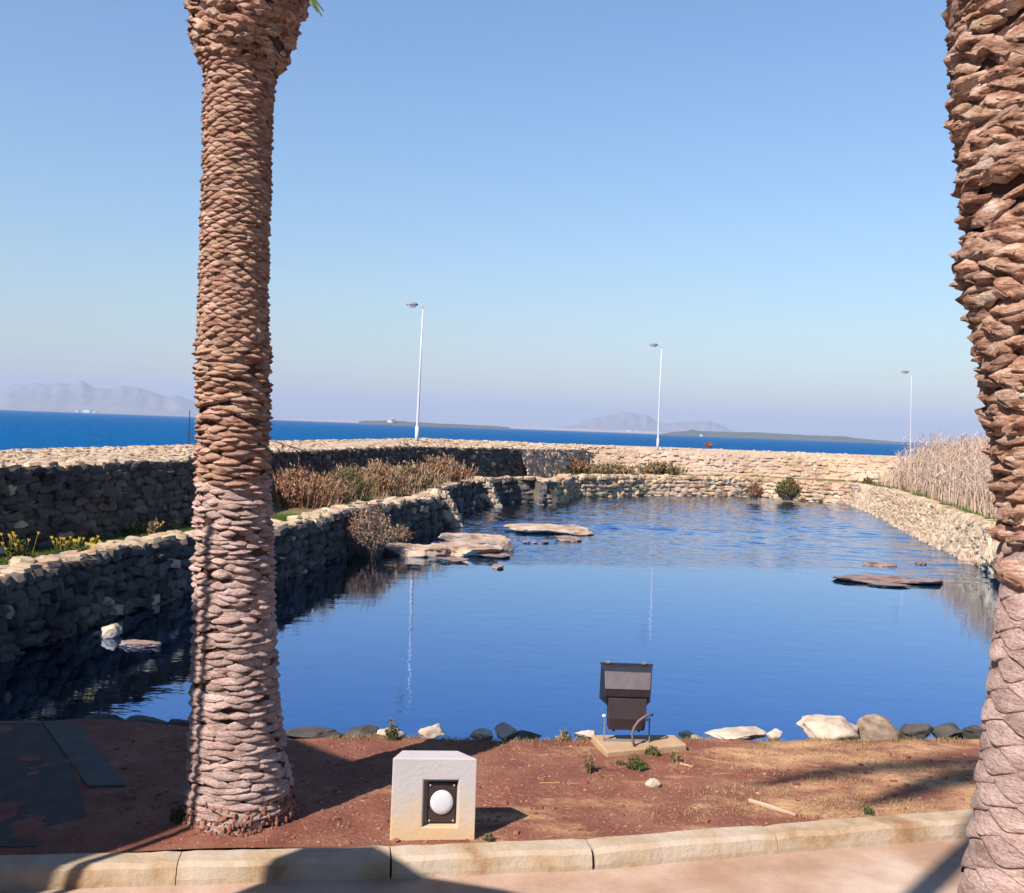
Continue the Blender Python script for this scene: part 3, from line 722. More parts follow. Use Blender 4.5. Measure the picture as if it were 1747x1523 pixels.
zR = lambda py: PY(1800, py, 3.8).z
palm('date_palm', 'close rough palm trunk cut off by the right edge of the picture', rp, 3.8, PZ-.02,
     lambda z: (BARKR, 'rag') if z > zR(945+60*math.sin(z*977)) else (BARK2, 'shingle'), lambda z: .040 if z > zR(960) else .060,
     lambda z: 11 if z > zR(960) else 7, lambda z: .040 if z > zR(940) else .036, seed=5, crown=(zR(-1000)+.25, 24, 3.2, (35, 85)))
# a torn dry leaf hanging from the crown of the left palm
mb = MB(); r = random.Random(33); lpalm = [o for o in C.objects if o.name == 'date_palm'][0]
q0 = PY(520, -6, 6.2)-lpalm.location
for tx, ty in ((541, 20), (549, 27), (552, 18), (535, 12)):
    q1 = PY(tx, ty, 6.1)-lpalm.location; mb.tube([q0, q0.lerp(q1, .5)+V((0, 0, .03)), q1], [.010, .009, .004], 5)
mb.build('dry_leaf', FOL_GRN, lpalm)
# exposed roots / broken fringe at the left palm's foot
r = random.Random(4); rootp = [o for o in C.objects if o.name == 'date_palm'][0]
FR = mat('root_fringe', [(.24,.08,.05), (.42,.20,.13)], 12, .95, .5, 40)
mb = MB()
for k in range(900):
    t = r.uniform(0, 6.283); h = r.random()**1.5*.17; rr = .36-h*.28+r.uniform(-.02, .015); sz = r.uniform(.010, .030)
    M = Matrix.Translation((math.cos(t)*rr, math.sin(t)*rr, h+.03)) @ (Matrix.Rotation(r.uniform(0, 6), 3, 'Z') @ Matrix.Diagonal((sz, sz*.8, sz*1.2))).to_4x4()
    me = r.choice(STONES[LIME]); mb.add([M @ q.co for q in me.vertices], [tuple(f.vertices) for f in me.polygons])
tag(mb.build('root_fringe', FR, rootp), kind='stuff')

# ------------------------------------------------------------------ in-ground lamp block
fl = P(664, 1437, GZ-.03); fr_ = P(810, 1437, GZ-.03); Hb = .56
u = (fr_-fl); wB = u.length; u.normalize(); back = V((-u.y, u.x, 0))
Hb = .532
lb = empty('lamp_block', (fl.x, fl.y, GZ-.03), math.atan2(u.y, u.x)); tag(lb, 'white painted concrete block with a round lamp set in a square recess', 'light block')
# plan in local coords: front along x
def b2(pts, z0, z1): pass
ox0, ox1 = wB*.375, wB*.79; oz0 = Hb*(1437-1408)/147-.01; oz1 = Hb*(1437-1328)/147-.0
mb = MB(); dp = .07
F = [(0, 0), (wB, 0)]; Bk = [(.05, .16), (wB-.11, .16)]
g = lambda x, y, z: V((x, y, z))
tp = .003
vs = [g(0,0,0), g(wB,0,0), g(wB-tp,tp,Hb), g(tp,tp,Hb), g(ox0,0,oz0), g(ox1,0,oz0), g(ox1,.004,oz1), g(ox0,.004,oz1),
      g(ox0+.012,dp,oz0+.004), g(ox1-.012,dp,oz0+.004), g(ox1-.012,dp,oz1-.012), g(ox0+.012,dp,oz1-.012),
      g(Bk[0][0],Bk[0][1],0), g(Bk[1][0],Bk[1][1],0), g(Bk[1][0]-.01,Bk[1][1],Hb), g(Bk[0][0]+.01,Bk[0][1],Hb)]
mb.add(vs, [(0,1,5,4),(1,2,6,5),(2,3,7,6),(3,0,4,7),(4,5,9,8),(5,6,10,9),(6,7,11,10),(7,4,8,11),(8,9,10,11),
            (13,12,15,14),(1,13,14,2),(12,0,3,15),(3,2,14,15),(0,12,13,1)])
mb.build('block_body', BLOCK, lb, bevel=.007)
pw = ox1-ox0-.045; ph = oz1-oz0-.045; pcx = (ox0+ox1)/2+.008; pcz = (oz0+oz1)/2-.008
mb = MB(); mb.box((pcx, dp-.016, pcz), (pw, .024, ph)); pl = mb.build('lamp_plate', PLATE, lb, bevel=.006)
mb = MB(); n = 40
def disc(mb, c, rx, rz, y0, y1, n=40, dome=0):
    vs = []; 
    rings = [(1, y0), (1, y1), (.93, y1-dome*.5), (.6, y1-dome*.85), (.25, y1-dome)]
    for k, y in rings: vs += [V((c[0]+math.cos(t*2*math.pi/n)*rx*k, y, c[1]+math.sin(t*2*math.pi/n)*rz*k)) for t in range(n)]
    fs = [(i*n+t, i*n+(t+1) % n, (i+1)*n+(t+1) % n, (i+1)*n+t) for i in range(len(rings)-1) for t in range(n)]+[tuple((len(rings)-1)*n+t for t in range(n))]
    mb.add(vs, fs)
disc(mb, (pcx, pcz+.004), .073, .078, dp-.026, dp-.034, dome=.012); mb.build('lens', LENS, lb, smooth=True)
mb = MB(); disc(mb, (pcx, pcz+.004), .081, .087, dp-.024, dp-.031); mb.build('lens_ring', BROWNP, lb)
for a in (-1, 1):
    for b in (-1, 1):
        mb = MB(); disc(mb, (pcx+a*(pw/2-.014), pcz+b*(ph/2-.014)), .006, .006, dp-.027, dp-.034, 10, .002); mb.build('screw', STEEL, pl)

# ------------------------------------------------------------------ floodlight on its slab
sl = [P(1008, 1262, GZ), P(1150, 1262, GZ), P(1172, 1279, GZ), P(1035, 1292, GZ)]
mb = MB(); mb.prism([(p.x, p.y) for p in (sl[0], sl[3], sl[2], sl[1])], GZ-.12, GZ+.045)
SLAB = mat('concrete_slab', [(.46,.27,.16), (.60,.42,.26)], 4, .9, .4, 20)
tag(mb.build('concrete_slab', SLAB, bevel=.012), 'rough pale concrete slab on the red soil under the floodlight', 'slab')
fz = GZ+.045; fb = P(1069, 1264, fz); k = proj(fb)[2]/1700
fo = empty('floodlight', (fb.x, fb.y, fz), .02); tag(fo, 'dark wedge shaped floodlight seen from behind on a U bracket at the water', 'floodlight')
X = lambda px: (px-1069)*k
Z = lambda py: (1264-py)*k
mb = MB()   # head: hood seen from behind; y+ is towards the pond
def loft(mb, secs):
    n = len(secs[0]); vs = [V(p) for s in secs for p in s]
    fs = [(i*n+j, i*n+(j+1) % n, (i+1)*n+(j+1) % n, (i+1)*n+j) for i in range(len(secs)-1) for j in range(n)]
    fs += [tuple(range(n-1, -1, -1)), tuple((len(secs)-1)*n+j for j in range(n))]; mb.add(vs, fs)
# housing: side wedge profile lofted along x (narrower back, wide front)
x0, x1 = X(1024), X(1114)
mb.add([V(p) for p in [(x0,.16,Z(1141)), (x1,.16,Z(1141)), (x0,.20,Z(1203)), (x1,.20,Z(1207)), (x0+.015,-.0,Z(1145)), (x1-.03,-.0,Z(1145)), (x0+.015,-.075,Z(1172)), (x1-.045,-.075,Z(1172)), (x0+.02,-.07,Z(1184)), (x1-.05,-.07,Z(1184)), (x0+.05,.02,Z(1206)), (x1-.07,.02,Z(1206))]],
       [(0,4,5,1),(4,6,7,5),(6,8,9,7),(8,10,11,9),(10,2,3,11),(0,1,3,2),(0,2,10,8,6,4),(1,5,7,9,11,3)])
hd = mb.build('housing', DARKM, fo, bevel=.004)
mb = MB(); mb.add([V(p) for p in [(X(1028),-.006,Z(1145)), (X(1106),-.006,Z(1146)), (X(1103),-.081,Z(1171)), (X(1028),-.081,Z(1171)), (X(1028),.0,Z(1146.5)), (X(1106),.0,Z(1147.5)), (X(1103),-.073,Z(1172.5)), (X(1028),-.073,Z(1172.5))]],
       [(0,3,2,1),(4,5,6,7),(0,1,5,4),(1,2,6,5),(2,3,7,6),(3,0,4,7)]); mb.build('back_panel', PANEL, hd)
mb = MB(); mb.box(((X(1023)+X(1115))/2, .165, Z(1140)), (X(1115)-X(1023), .02, .012)); mb.build('front_frame', DARKM, hd)
for px in (1036, 1098):
    mb = MB(); mb.box((X(px), .155, Z(1137)), (.028, .02, .018)); mb.tube([(X(px)-.018, .15, Z(1137)), (X(px)+.018, .15, Z(1137))], .006, 8); mb.build('latch', GREYM, hd)
mb = MB(); gx0, gx1 = X(1034), X(1099)
mb.add([V(p) for p in [(gx0,-.06,Z(1188)), (gx1,-.06,Z(1188)), (gx0,.08,Z(1188)), (gx1,.08,Z(1188)), (gx0+.003,-.075,Z(1222)), (gx1-.003,-.075,Z(1222)), (gx0+.01,-.055,Z(1242)), (gx1-.01,-.055,Z(1242)), (gx0+.01,.07,Z(1242)), (gx1-.01,.07,Z(1242))]],
       [(0,4,5,1),(4,6,7,5),(6,8,9,7),(2,3,9,8),(0,1,3,2),(0,2,8,6,4),(1,5,7,9,3)])
mb.build('gear_box', BROWNP, fo, bevel=.004)
for px in (1046, 1089):
    mb = MB(); mb.box((X(px), 0, Z(1245)), (.022, .02, .022)); mb.build('foot_lug', DARKM, fo)
mb = MB(); xl, xr = X(1030), X(1107)
for xa, dx in ((xl, -1), (xr, 1)):
    mb.box((xa, .0, (Z(1224)+.0)/2), (.007, .035, Z(1224)))
mb.box(((xl+xr)/2, .0, .006), (xr-xl+.007, .035, .011)); mb.build('bracket', GREYM, fo)
for px, py in ((1029, 1222), (1105, 1227)):
    mb = MB(); mb.tube([(X(px)-.016, 0, Z(py)), (X(px)-.008, 0, Z(py)), (X(px)+.008, 0, Z(py)), (X(px)+.016, 0, Z(py))], [.007, .014, .014, .007], 12); mb.build('knob', WHITE, fo, True)
pts = [(X(1110), -.03, Z(1216)), (X(1104), -.08, Z(1213)), (X(1094), -.11, Z(1215)), (X(1084), -.125, Z(1222)), (X(1077), -.13, Z(1232)), (X(1074), -.13, Z(1244)), (X(1076), -.13, Z(1256)), (X(1079), -.13, .0)]
mb = MB(); mb.tube(pts, .0115, 10); mb.build('conduit', CABLE, fo, True)

# ------------------------------------------------------------------ lamp posts on the sea wall
def lamp_post(pxb, pyb, D, pxt, pyt, label, rb, armlen):
    b = PY(pxb, pyb, D); t = PY(pxt, pyt, D); hgt = t.z-b.z
    e = empty('street_lamp', b); tag(e, label, 'street lamp', 'street lamps along the sea wall')
    top = V((t.x-b.x, 0, hgt))*1; 
    mb = MB(); mb.tube([(0, 0, -.3), (0, 0, .0), tuple(top*.5), tuple(top*.97)], [rb, rb, rb*.7, rb*.42], 12); mb.build('pole', POLE, e, True)
    mb = MB(); mb.tube([(0, 0, -.2), (0, 0, .5)], rb*1.3, 12); mb.build('pole_base', POLE, e, True)
    mb = MB(); q = top*.965
    mb.tube([q, q+V((-armlen*.12, 0, hgt*.025)), q+V((-armlen*.5, 0, hgt*.035)), q+V((-armlen, 0, hgt*.03))], [rb*.42, rb*.34, rb*.3, rb*.25], 8); mb.build('arm', POLE, e, True)
    h = MB(); c = q+V((-armlen-.12, 0, hgt*.03))
    h.tube([c+V((.2, 0, .01)), c+V((.12, 0, .02)), c+V((-.1, 0, .01)), c+V((-.26, 0, .0))], [.03, .07, .09, .03], 12); hd = h.build('lamp_head', GREYM, e, True)
    g_ = MB(); g_.tube([c+V((.1, 0, -.05)), c+V((-.16, 0, -.06))], .055, 12); g_.build('lamp_cover', LENS, hd, True)
lamp_post(711, 749, 38.75, 722, 519, 'tall white street lamp on the sea wall, leftmost, its head clearly visible', .058, .28)
lamp_post(1122, 763, 54, 1129, 588, 'white street lamp on the far wall, middle one of three', .052, .28)
lamp_post(1553, 780, 62, 1555, 634, 'faint white street lamp behind the reeds, farthest right of three', .030, .25)
# thin mast on the wall top
b = PY(322, 760, 23); t = PY(322, 700, 23); e = empty('thin_mast', b); tag(e, 'thin dark rusty rod standing on the sea wall just left of the left palm', 'rod')
mb = MB(); mb.tube([(0, 0, -.15), (0, 0, t.z-b.z)], [.016, .010], 8); mb.build('rod', BROWNP, e)
mb = MB(); mb.box((0, 0, .22), (.09, .02, .02)); mb.box((0, 0, .30), (.05, .02, .06)); mb.build('bracket', BROWNP, e)
# cable lying on the wall
cp = [PY(470, 756, 27)+V((0, 0, .05)), P(485, 758, 2.36), P(505, 764, 2.33), P(520, 770, 2.3)]
mb = MB(); mb.tube(cp, .018, 6); tag(mb.build('cable', DARKM), 'thin dark cable lying across the sunlit top of the sea wall', 'cable')

# ------------------------------------------------------------------ vegetation
def strand(mb, p, d, L_, wd, bend, r, mi=0, ns=3):
    s = d.cross(V((r.uniform(-1, 1), r.uniform(-1, 1), .2))).normalized()*wd
    vs = []; q = p.copy()
    for k in range(ns+1):
        ww = s*(1-k/ns*.9); vs += [q-ww, q+ww]; q = q+d*L_/ns; d = (d+bend).normalized()
    mb.add(vs, [(2*k, 2*k+1, 2*k+3, 2*k+2) for k in range(ns)], mi)
GS = 'shrubs on the terrace behind the pond'
def shrub(px, py, z, wpx, hpx, mats, label, n=220, leaf=.035, seed=0, cat='shrub', group=None, feather=1.0, D=None, name='shrub', depth=None):
    b = P(px, py, z); D = proj(b)[2]; rx = wpx/2/1700*D; h = hpx/1700*D; r = random.Random(seed*13+5)
    dy = depth or rx*.8
    if group == GS: rx *= 1.25; h *= 1.0; n = int(n*1.5); leaf *= 1.15
    e = empty(name, b); tag(e, label, cat, group)
    tw = MB(); fo_ = MB()
    for i in range(n):
        a = r.uniform(0, 6.283); q = math.sqrt(r.random()); rr = q*.35
        p = V((math.cos(a)*rr*rx, math.sin(a)*rr*dy, -.05))
        tipr = q*r.uniform(.75, 1.0); hh = h*(1-.55*q**2.2)*r.uniform(.55, 1.08)
        tip = V((math.cos(a)*tipr*rx, math.sin(a)*tipr*dy, hh))
        d = tip-p; mid = p.lerp(tip, .5)+V((0, 0, .12*h))
        if i % 3 == 0: tw.tube([p, mid, tip.lerp(mid, .3)], [.008, .005, .003], 3, False)
        nl = int(12*feather); mi = r.randrange(len(mats))
        for k in range(nl):
            t = r.uniform(.25, 1.0); c = p.lerp(mid, t*2) if t < .5 else mid.lerp(tip, t*2-1)
            c = c+V((r.gauss(0, .04*h), r.gauss(0, .04*h), r.gauss(0, .03*h)))
            u1 = V((r.uniform(-1, 1), r.uniform(-1, 1), r.uniform(.2, 1.4))).normalized()*leaf*r.uniform(.7, 1.8)
            u2 = u1.cross(V((r.uniform(-1, 1), r.uniform(-1, 1), r.uniform(-1, 1)))).normalized()*leaf*.38
            fo_.add([c-u1, c+u2, c+u1, c-u2], [(0, 1, 2, 3)], mi)
    if group == GS:
        for i in range(int(n*.45)):
            a = r.uniform(0, 6.283); q = math.sqrt(r.random())
            p = V((math.cos(a)*q*rx, math.sin(a)*q*dy, 0)); dd = V((math.cos(a)*q*.5+r.gauss(0, .15), math.sin(a)*q*.3, 1)).normalized()
            mi = r.randrange(len(mats)); hh = h*r.uniform(.6, 1.18)*(1-.4*q)
            strand(fo_, p, dd, hh, .006*D/30+.003, V((r.gauss(0, .08), r.gauss(0, .08), 0)), r, mi)
            for k in range(5):
                c = p+dd*hh*r.uniform(.55, 1.0); strand(fo_, c, (dd+V((r.gauss(0, .4), r.gauss(0, .4), 0))).normalized(), .10+.03*D/30, leaf*.3, V((0, 0, 0)), r, mi, 2)
    tw.build('stems', TWIG, e); fo_.build('foliage', mats, e); return e
TZ = LZ-.06
GS = 'shrubs on the terrace behind the pond'
shrub(508, 866, TZ, 96, 72, [FOL_RED, FOL_RED, FOL_TAN], 'rust coloured bush nearest the left palm, on the green terrace', 320, .032, 1, group=GS)
shrub(556, 858, TZ, 60, 50, [FOL_RED, FOL_TAN, FOL_OLV], 'low brown bush between the rust bush and the olive bush', 200, .032, 2, group=GS)
shrub(592, 854, TZ, 66, 62, [FOL_OLV, FOL_TAN], 'yellow olive bush second group along the terrace', 240, .034, 3, group=GS)
shrub(642, 846, TZ, 78, 64, [FOL_RED, FOL_TAN, FOL_TAN], 'reddish tan bush beside the olive bush above the curved pond wall', 280, .036, 4, group=GS)
shrub(700, 840, TZ, 84, 52, [FOL_TAN, FOL_TAN, FOL_OLV], 'tan bush with dark underside above the nearer stone pier', 280, .04, 5, group=GS)
shrub(752, 826, TZ, 80, 50, [FOL_TAN, FOL_RED], 'pale pinkish tan bush in the middle of the row', 260, .045, 6, group=GS)
shrub(806, 815, TZ, 80, 40, [FOL_TAN, FOL_TAN, FOL_DRK], 'low spreading tan bush near the farther stone pier', 240, .05, 7, group=GS)
shrub(862, 813, TZ, 74, 44, [FOL_TAN, FOL_TAN, FOL_DRK], 'wispy tan bush at the corner of the sea wall', 240, .055, 8, group=GS)
shrub(915, 812, TZ, 60, 28, [FOL_TAN, FOL_DRK], 'low tan tuft just right of the wall corner', 150, .06, 9, group=GS)
shrub(975, 811, .9, 56, 32, [FOL_TAN, FOL_DRK, FOL_RED], 'brown tuft against the sunlit far wall, first from the corner', 150, .06, 10, group=GS)
shrub(1040, 811, .9, 80, 22, [FOL_TAN, FOL_OLV], 'low green brown tuft between two brown tufts at the far wall', 150, .06, 11, group=GS)
shrub(1126, 812, .9, 70, 26, [FOL_TAN, FOL_DRK, FOL_OLV], 'brown tuft at the right end of the row under the middle lamp', 150, .06, 12, group=GS)
shrub(1344, 852, .1, 50, 40, [FOL_DRK, FOL_OLV], 'round dark brown bush growing on the far pond wall', 380, .06, 13, depth=.5)
shrub(1287, 850, .2, 34, 28, [FOL_DRK, FOL_RED], 'small reddish brown bush on the far pond wall left of the round one', 200, .05, 14, depth=.4)
shrub(1480, 828, .9, 26, 14, [FOL_RED, FOL_DRK], 'small rusty tuft at the left foot of the reeds', 80, .05, 15)
shrub(628, 944, .05, 110, 84, [FOL_MAU, FOL_MAU, FOL_TAN], 'large mauve brown leafless looking bush on the rock spit', 520, .028, 16, feather=1.3)
shrub(680, 928, .1, 56, 34, [FOL_OLV, FOL_TAN, FOL_MAU], 'low olive part bush at the right of the large mauve bush', 220, .028, 17)
shrub(1208, 762, 2.2, 22, 9, [FOL_RED], 'tiny reddish bush on top of the far wall against the sea', 60, .05, 18)
# leafy weeds with yellow flowers on the left terrace
def flowery(px, py, wpx, hpx, label, seed, nfl, z=TZ):
    e = shrub(px, py, z, wpx, hpx, [FOL_GRN, FOL_GRN, FOL_OLV], label, 150, .030, seed, cat='plant', group='flowering weeds on the left terrace', name='flowering_weed')
    r = random.Random(seed); b = P(px, py, z); D = proj(b)[2]; mb = MB(); s = D/1700
    for i in range(nfl):
        c = V((r.uniform(-.62, .62)*wpx*s, r.uniform(-.2, .2), hpx*s*r.uniform(.6, 1.3)))
        for k in range(5):
            a = k*1.256; u1 = V((math.cos(a), math.sin(a)*.5, math.sin(a)*.8))*.022; mb.add([c, c+u1+V((.006, 0, .006)), c+u1*1.2, c+u1-V((.006, 0, .006))], [(0, 1, 2, 3)])
        mb.tube([(c.x*.7, 0, 0), tuple(c)], .003, 3, False)
    tag(mb.build('flowers', YEL, e), kind='stuff')
flowery(30, 962, 46, 44, 'leafy green weed with yellow flowers at the left edge above the pond wall', 21, 14)
flowery(125, 948, 66, 26, 'low patch of yellow flowers on the green ledge left of the palm', 22, 34)
flowery(235, 915, 70, 20, 'sparse yellow flowers on the ledge halfway to the palm', 23, 22)
shrub(262, 918, TZ, 24, 34, [FOL_TAN, FOL_OLV], 'upright pale weed on the ledge behind the sparse yellow flowers', 70, .03, 24, cat='plant', name='weed')
shrub(298, 906, TZ, 22, 28, [FOL_TAN, FOL_TAN], 'leaning dry tan weed on the ledge close to the left palm', 60, .03, 25, cat='plant', name='weed')
# small weeds on the bank
def weed(px, py, wpx, hpx, mats, label, seed, z=None, n=40):
    shrub(px, py, GZ-.01 if z is None else z, wpx, hpx, mats, label, n, .012, seed, cat='weed', group='weeds on the near bank', name='weed')
weed(668, 1262, 30, 36, [FOL_GRN, FOL_OLV], 'small upright green weed at the bank edge above the lamp block', 31)
weed(1004, 1318, 22, 44, [FOL_OLV, FOL_TAN], 'spindly tall weed on the red soil left of the concrete slab', 32, n=26)
weed(1086, 1312, 48, 24, [FOL_GRN, FOL_OLV], 'low green weed in front of the concrete slab', 33, n=55)
weed(1112, 1290, 34, 20, [FOL_GRN, FOL_OLV], 'small dark green weed at the right corner of the slab', 34, n=40)
weed(1152, 1300, 28, 20, [FOL_OLV, FOL_TAN], 'little olive weed right of the slab', 35, n=30)
weed(1060, 1306, 28, 12, [FOL_OLV], 'tiny flat weed in front left of the slab', 36, n=22)
weed(962, 1262, 30, 18, [FOL_OLV, FOL_TAN], 'small weed at the bank edge left of the floodlight', 37, n=30)
weed(303, 1408, 34, 34, [FOL_GRN, FOL_GRN], 'bright green weed against the left foot of the left palm', 38, n=55)
weed(835, 1434, 24, 14, [FOL_OLV], 'tiny weed by the kerb right of the lamp block', 39, n=22)
weed(1482, 1388, 26, 10, [FOL_GRN], 'tiny green weed near the kerb on the right', 40, n=22)
# grass carpets
def blades(name, label, pts_fn, n, h, wd, m, seed, bend=.25, cat='grass'):
    r = random.Random(seed); mb = MB()
    for i in range(n):
        p = pts_fn(r)
        if p is None: continue
        hh = h*r.uniform(.5, 1.2)
        strand(mb, p, V((r.gauss(0, .28), r.gauss(0, .28), 1)).normalized(), hh, wd, V((r.gauss(0, bend), r.gauss(0, bend), -.08)), r)
    return tag(mb.build(name, m), label, cat, kind='stuff')
def along(r):
    i = r.choice([1, 1, 2, 2, 3, 3, 4, 4, 5, 5]); 
    if i >= len(L_all)-1: return None
    t = r.random(); a = L_all[i].lerp(L_all[i+1], t); e = (L_all[i+1]-L_all[i]).normalized(); n = V((-e.y, e.x, 0))
    p = a+n*(.5+abs(r.gauss(0, .35))); p.z = TZ; return p
blades('terrace_grass', 'bright green grass along the top of the left pond wall', along, 22000, .11, .006, GRASS, 51)
def alongf(r):
    i = r.choice([2, 3, 4]); t = r.random(); a = ft[i].lerp(ft[min(i+1, len(ft)-1)], t); return V((a.x, a.y+.6+r.random()*1.2, .92))
blades('far_grass', 'thin green grass line at the foot of the far wall', alongf, 5000, .16, .012, GRASS, 52)
def alongr(r):
    i = r.choice([0, 1, 2, 3, 3, 4, 4]); t = r.random(); a = rt[i].lerp(rt[i+1], t); return V((a.x+.5+r.random()*.8, a.y+.2+r.random()*.8, .88))
blades('right_grass', 'green yellow grass between the reeds and the stone bank', alongr, 7000, .22, .011, GRASS, 53)
def drygrass(r):
    px = r.triangular(1000, 1700, 1620); py = r.uniform(1262, 1400); p = P(px, py, GZ)
    if mn.noise(V((p.x*1.4, p.y*3, 9))) < -.05+.0 or p.y < ky(p.x)+.04: return None
    p.z = soil_h(p.x, p.y); return p
blades('dry_grass', 'sparse dry straw coloured grass on the red soil at right', drygrass, 9000, .035, .0022, STRAW, 54, .5)
def edgegrass(r):
    p = P(r.uniform(480, 1700), 1262, GZ); y = ey(p.x)-abs(r.gauss(0, .12))
    if mn.noise(V((p.x*2.2, 4, 9))) < -.1: return None
    return V((p.x, y, soil_h(p.x, y)))
blades('edge_grass', 'short yellow green grass along the edge of the near bank', edgegrass, 5000, .045, .0022, mat('edge_straw', [(.24,.22,.06), (.50,.36,.17)], 6, .9, 0, island=.3), 55, .4)
def scrub(r):
    px = r.uniform(465, 1160); z_ = TZ if px < 930 else .9
    py = interp([(465, 862), (560, 856), (640, 845), (720, 836), (800, 815), (870, 812), (930, 811), (1160, 811)], px)+r.uniform(-4, 7)*(1 if px < 800 else .15)
    if mn.noise(V((px*.02, 5, 5))) < -.32: return None
    return P(px, py, z_)
blades('scrub_grass', 'continuous ragged strip of dry tan grass between the terrace bushes', scrub, 2400, .34, .010, FOL_TAN, 57, .12, 'dry grass')
# reeds
def reeds():
    r = random.Random(61); mb = MB()
    poly = []
    for i in range(18000):
        px = r.triangular(1478, 1900, 1720); D = r.uniform(20, 50)
        b = V(((px-873)/1700*D, D, .88))
        # right of the stone bank's top line
        xl = interp(sorted([(p.y, p.x) for p in rt]), D)+.7
        if b.x < xl: continue
        dens = mn.noise(V((b.x*.35, b.y*.35, 2)))
        if dens < -.35: continue
        edge = min(1, (b.x-xl)/2.6+.25); fall = min(1, max(.3, (px-1470)/85))
        h = (2.6*fall*(.6+.4*edge)+dens*.35)*r.uniform(.65, 1.05)
        d = V((r.gauss(.04, .13), r.gauss(0, .12), 1)).normalized(); wd = .005+.00018*D
        strand(mb, b, d, h, wd, V((r.gauss(.02, .06), r.gauss(0, .06), -.02)), r, 0, 4)
        if r.random() < .8:
            for k in range(4):
                q = b+d*h*r.uniform(.35, .98); strand(mb, q, V((r.uniform(-1, 1), r.uniform(-1, 1), .9)).normalized(), .30, wd*1.1, V((0, 0, -.3)), r, 1 if r.random() < .2 else 0, 2)
    return tag(mb.build('reeds', [REED, FOL_TAN]), 'tall pale dry reed bed behind the sloping stone bank on the right', 'reeds', kind='stuff')
reeds()
# pebbles, sticks
r = random.Random(71); mb = MB(); PS = [stone_mesh('pebble_shape', 900+i, PEB) for i in range(5)]
for i in range(1500):
    px = r.uniform(480, 1700); py = r.uniform(1262, 1450); p = P(px, py, GZ)
    if p.y < ky(p.x)+.02 or p.y > ey(p.x): continue
    s = min(.032, .004+r.expovariate(260)); z = soil_h(p.x, p.y)
    me = r.choice(PS); M = Matrix.Translation((p.x, p.y, z+s*.1)) @ (Matrix.Rotation(r.uniform(0, 6), 3, 'Z') @ Matrix.Diagonal((s*1.4, s, s*.8))).to_4x4()
    mb.add([M @ v.co for v in me.vertices], [tuple(f.vertices) for f in me.polygons])
tag(mb.build('pebbles', PEB), 'scattered small pale pebbles on the red soil', 'pebbles', kind='stuff')
r = random.Random(72); mb = MB()
for i in range(900):
    p = P(r.uniform(420, 1690), r.uniform(1266, 1445), GZ)
    if p.y < ky(p.x)+.02 or p.y > ey(p.x): continue
    p.z = soil_h(p.x, p.y)+.003; a_ = r.uniform(0, 6.28)
    strand(mb, p, V((math.cos(a_), math.sin(a_), r.uniform(0, .25))).normalized(), r.uniform(.02, .09), .0016, V((r.gauss(0, .15), r.gauss(0, .15), 0)), r)
tag(mb.build('litter', STRAW), 'loose bits of dry straw littering the red soil', 'litter', kind='stuff')
CLOD = mat('soil_clod', [(.22,.075,.05), (.36,.15,.10)], 9, .95, .4, island=.2); mb = MB()
for i in range(1100):
    p = P(r.uniform(200, 1690), r.uniform(1258, 1445), GZ)
    if p.y < ky(p.x)+.03 or p.y > ey(p.x): continue
    s_ = min(.05, .008+r.expovariate(120)); me = r.choice(STONES[LIME]); M = Matrix.Translation((p.x, p.y, soil_h(p.x, p.y))) @ (Matrix.Rotation(r.uniform(0, 6), 3, 'Z') @ Matrix.Diagonal((s_*1.3, s_, s_*.7))).to_4x4()
    mb.add([M @ v.co for v in me.vertices], [tuple(f.vertices) for f in me.polygons])
tag(mb.build('soil_clods', CLOD), 'crumbly clods of red earth scattered over the bank', 'soil clods', kind='stuff')
def stick(a, b, rad, label, m=STRAW):
    p = P(*a, GZ); q = P(*b, GZ); p.z = soil_h(p.x, p.y)+rad*.6; q.z = soil_h(q.x, q.y)+rad*.6; mid = p.lerp(q, .5); mid.z = max(mid.z, soil_h(mid.x, mid.y)+rad*.6)
    mb = MB(); mb.tube([p, mid, q], [rad, rad*1.1, rad*.6], 6); tag(mb.build('stick', m), label, 'stick', 'dry sticks on the soil')
stick((1278, 1366), (1358, 1390), .016, 'thick pale dry stick lying near the kerb at right', mat('pale_wood', [(.5,.34,.24), (.6,.44,.32)], 9, .9, .2))
stick((1215, 1320), (1252, 1317), .005, 'thin dry straw stick at the tip of the frond shadow')
stick((1184, 1291), (1240, 1300), .005, 'thin straw stick on the soil right of the slab')
stick((1160, 1303), (1182, 1309), .008, 'short pale stick chip beside the little olive weed')
stick((920, 1335), (985, 1333), .004, 'thin pale twig on bare soil left of the white stone')

# ------------------------------------------------------------------ far land
def hills(name, prof, D, dep, m, label, amp=.12, seed=1, kind='structure'):
    n = 160; rows = 14; vs = []; px0, px1 = prof[0][0], prof[-1][0]
    for i in range(n+1):
        px = px0+(px1-px0)*i/n; hor = 697+.037*px
        py = interp(prof, px); top = PY(px, py, D); base = P(px, hor+.6, -.4) if False else None
        H = max(.0, top.z)
        for j in range(rows+1):
            t = j/rows; k = math.sin(math.pi*min(1, t*.5+0))**.8 if t < 1 else 1
            f = (1-math.cos(math.pi*t))/2
            nz = mn.noise(V((px*.05, t*5, seed)))*amp+mn.noise(V((px*.16, t*11, seed)))*amp*.5
            hh = H*max(0, f*(1+nz*math.sin(math.pi*t)*2))
            y = D-dep*(1-t); vs.append(V((top.x*y/D, y, -1.0 if j == 0 else hh-.4)))
        vs.append(V((top.x*(D+dep)/D, D+dep, -1)))
    k = rows+2
    fs = [(i*k+j, (i+1)*k+j, (i+1)*k+j+1, i*k+j+1) for i in range(n) for j in range(rows+1)]
    o = link(name, mesh_of(name, vs, fs, m, True)); return tag(o, kind='structure')
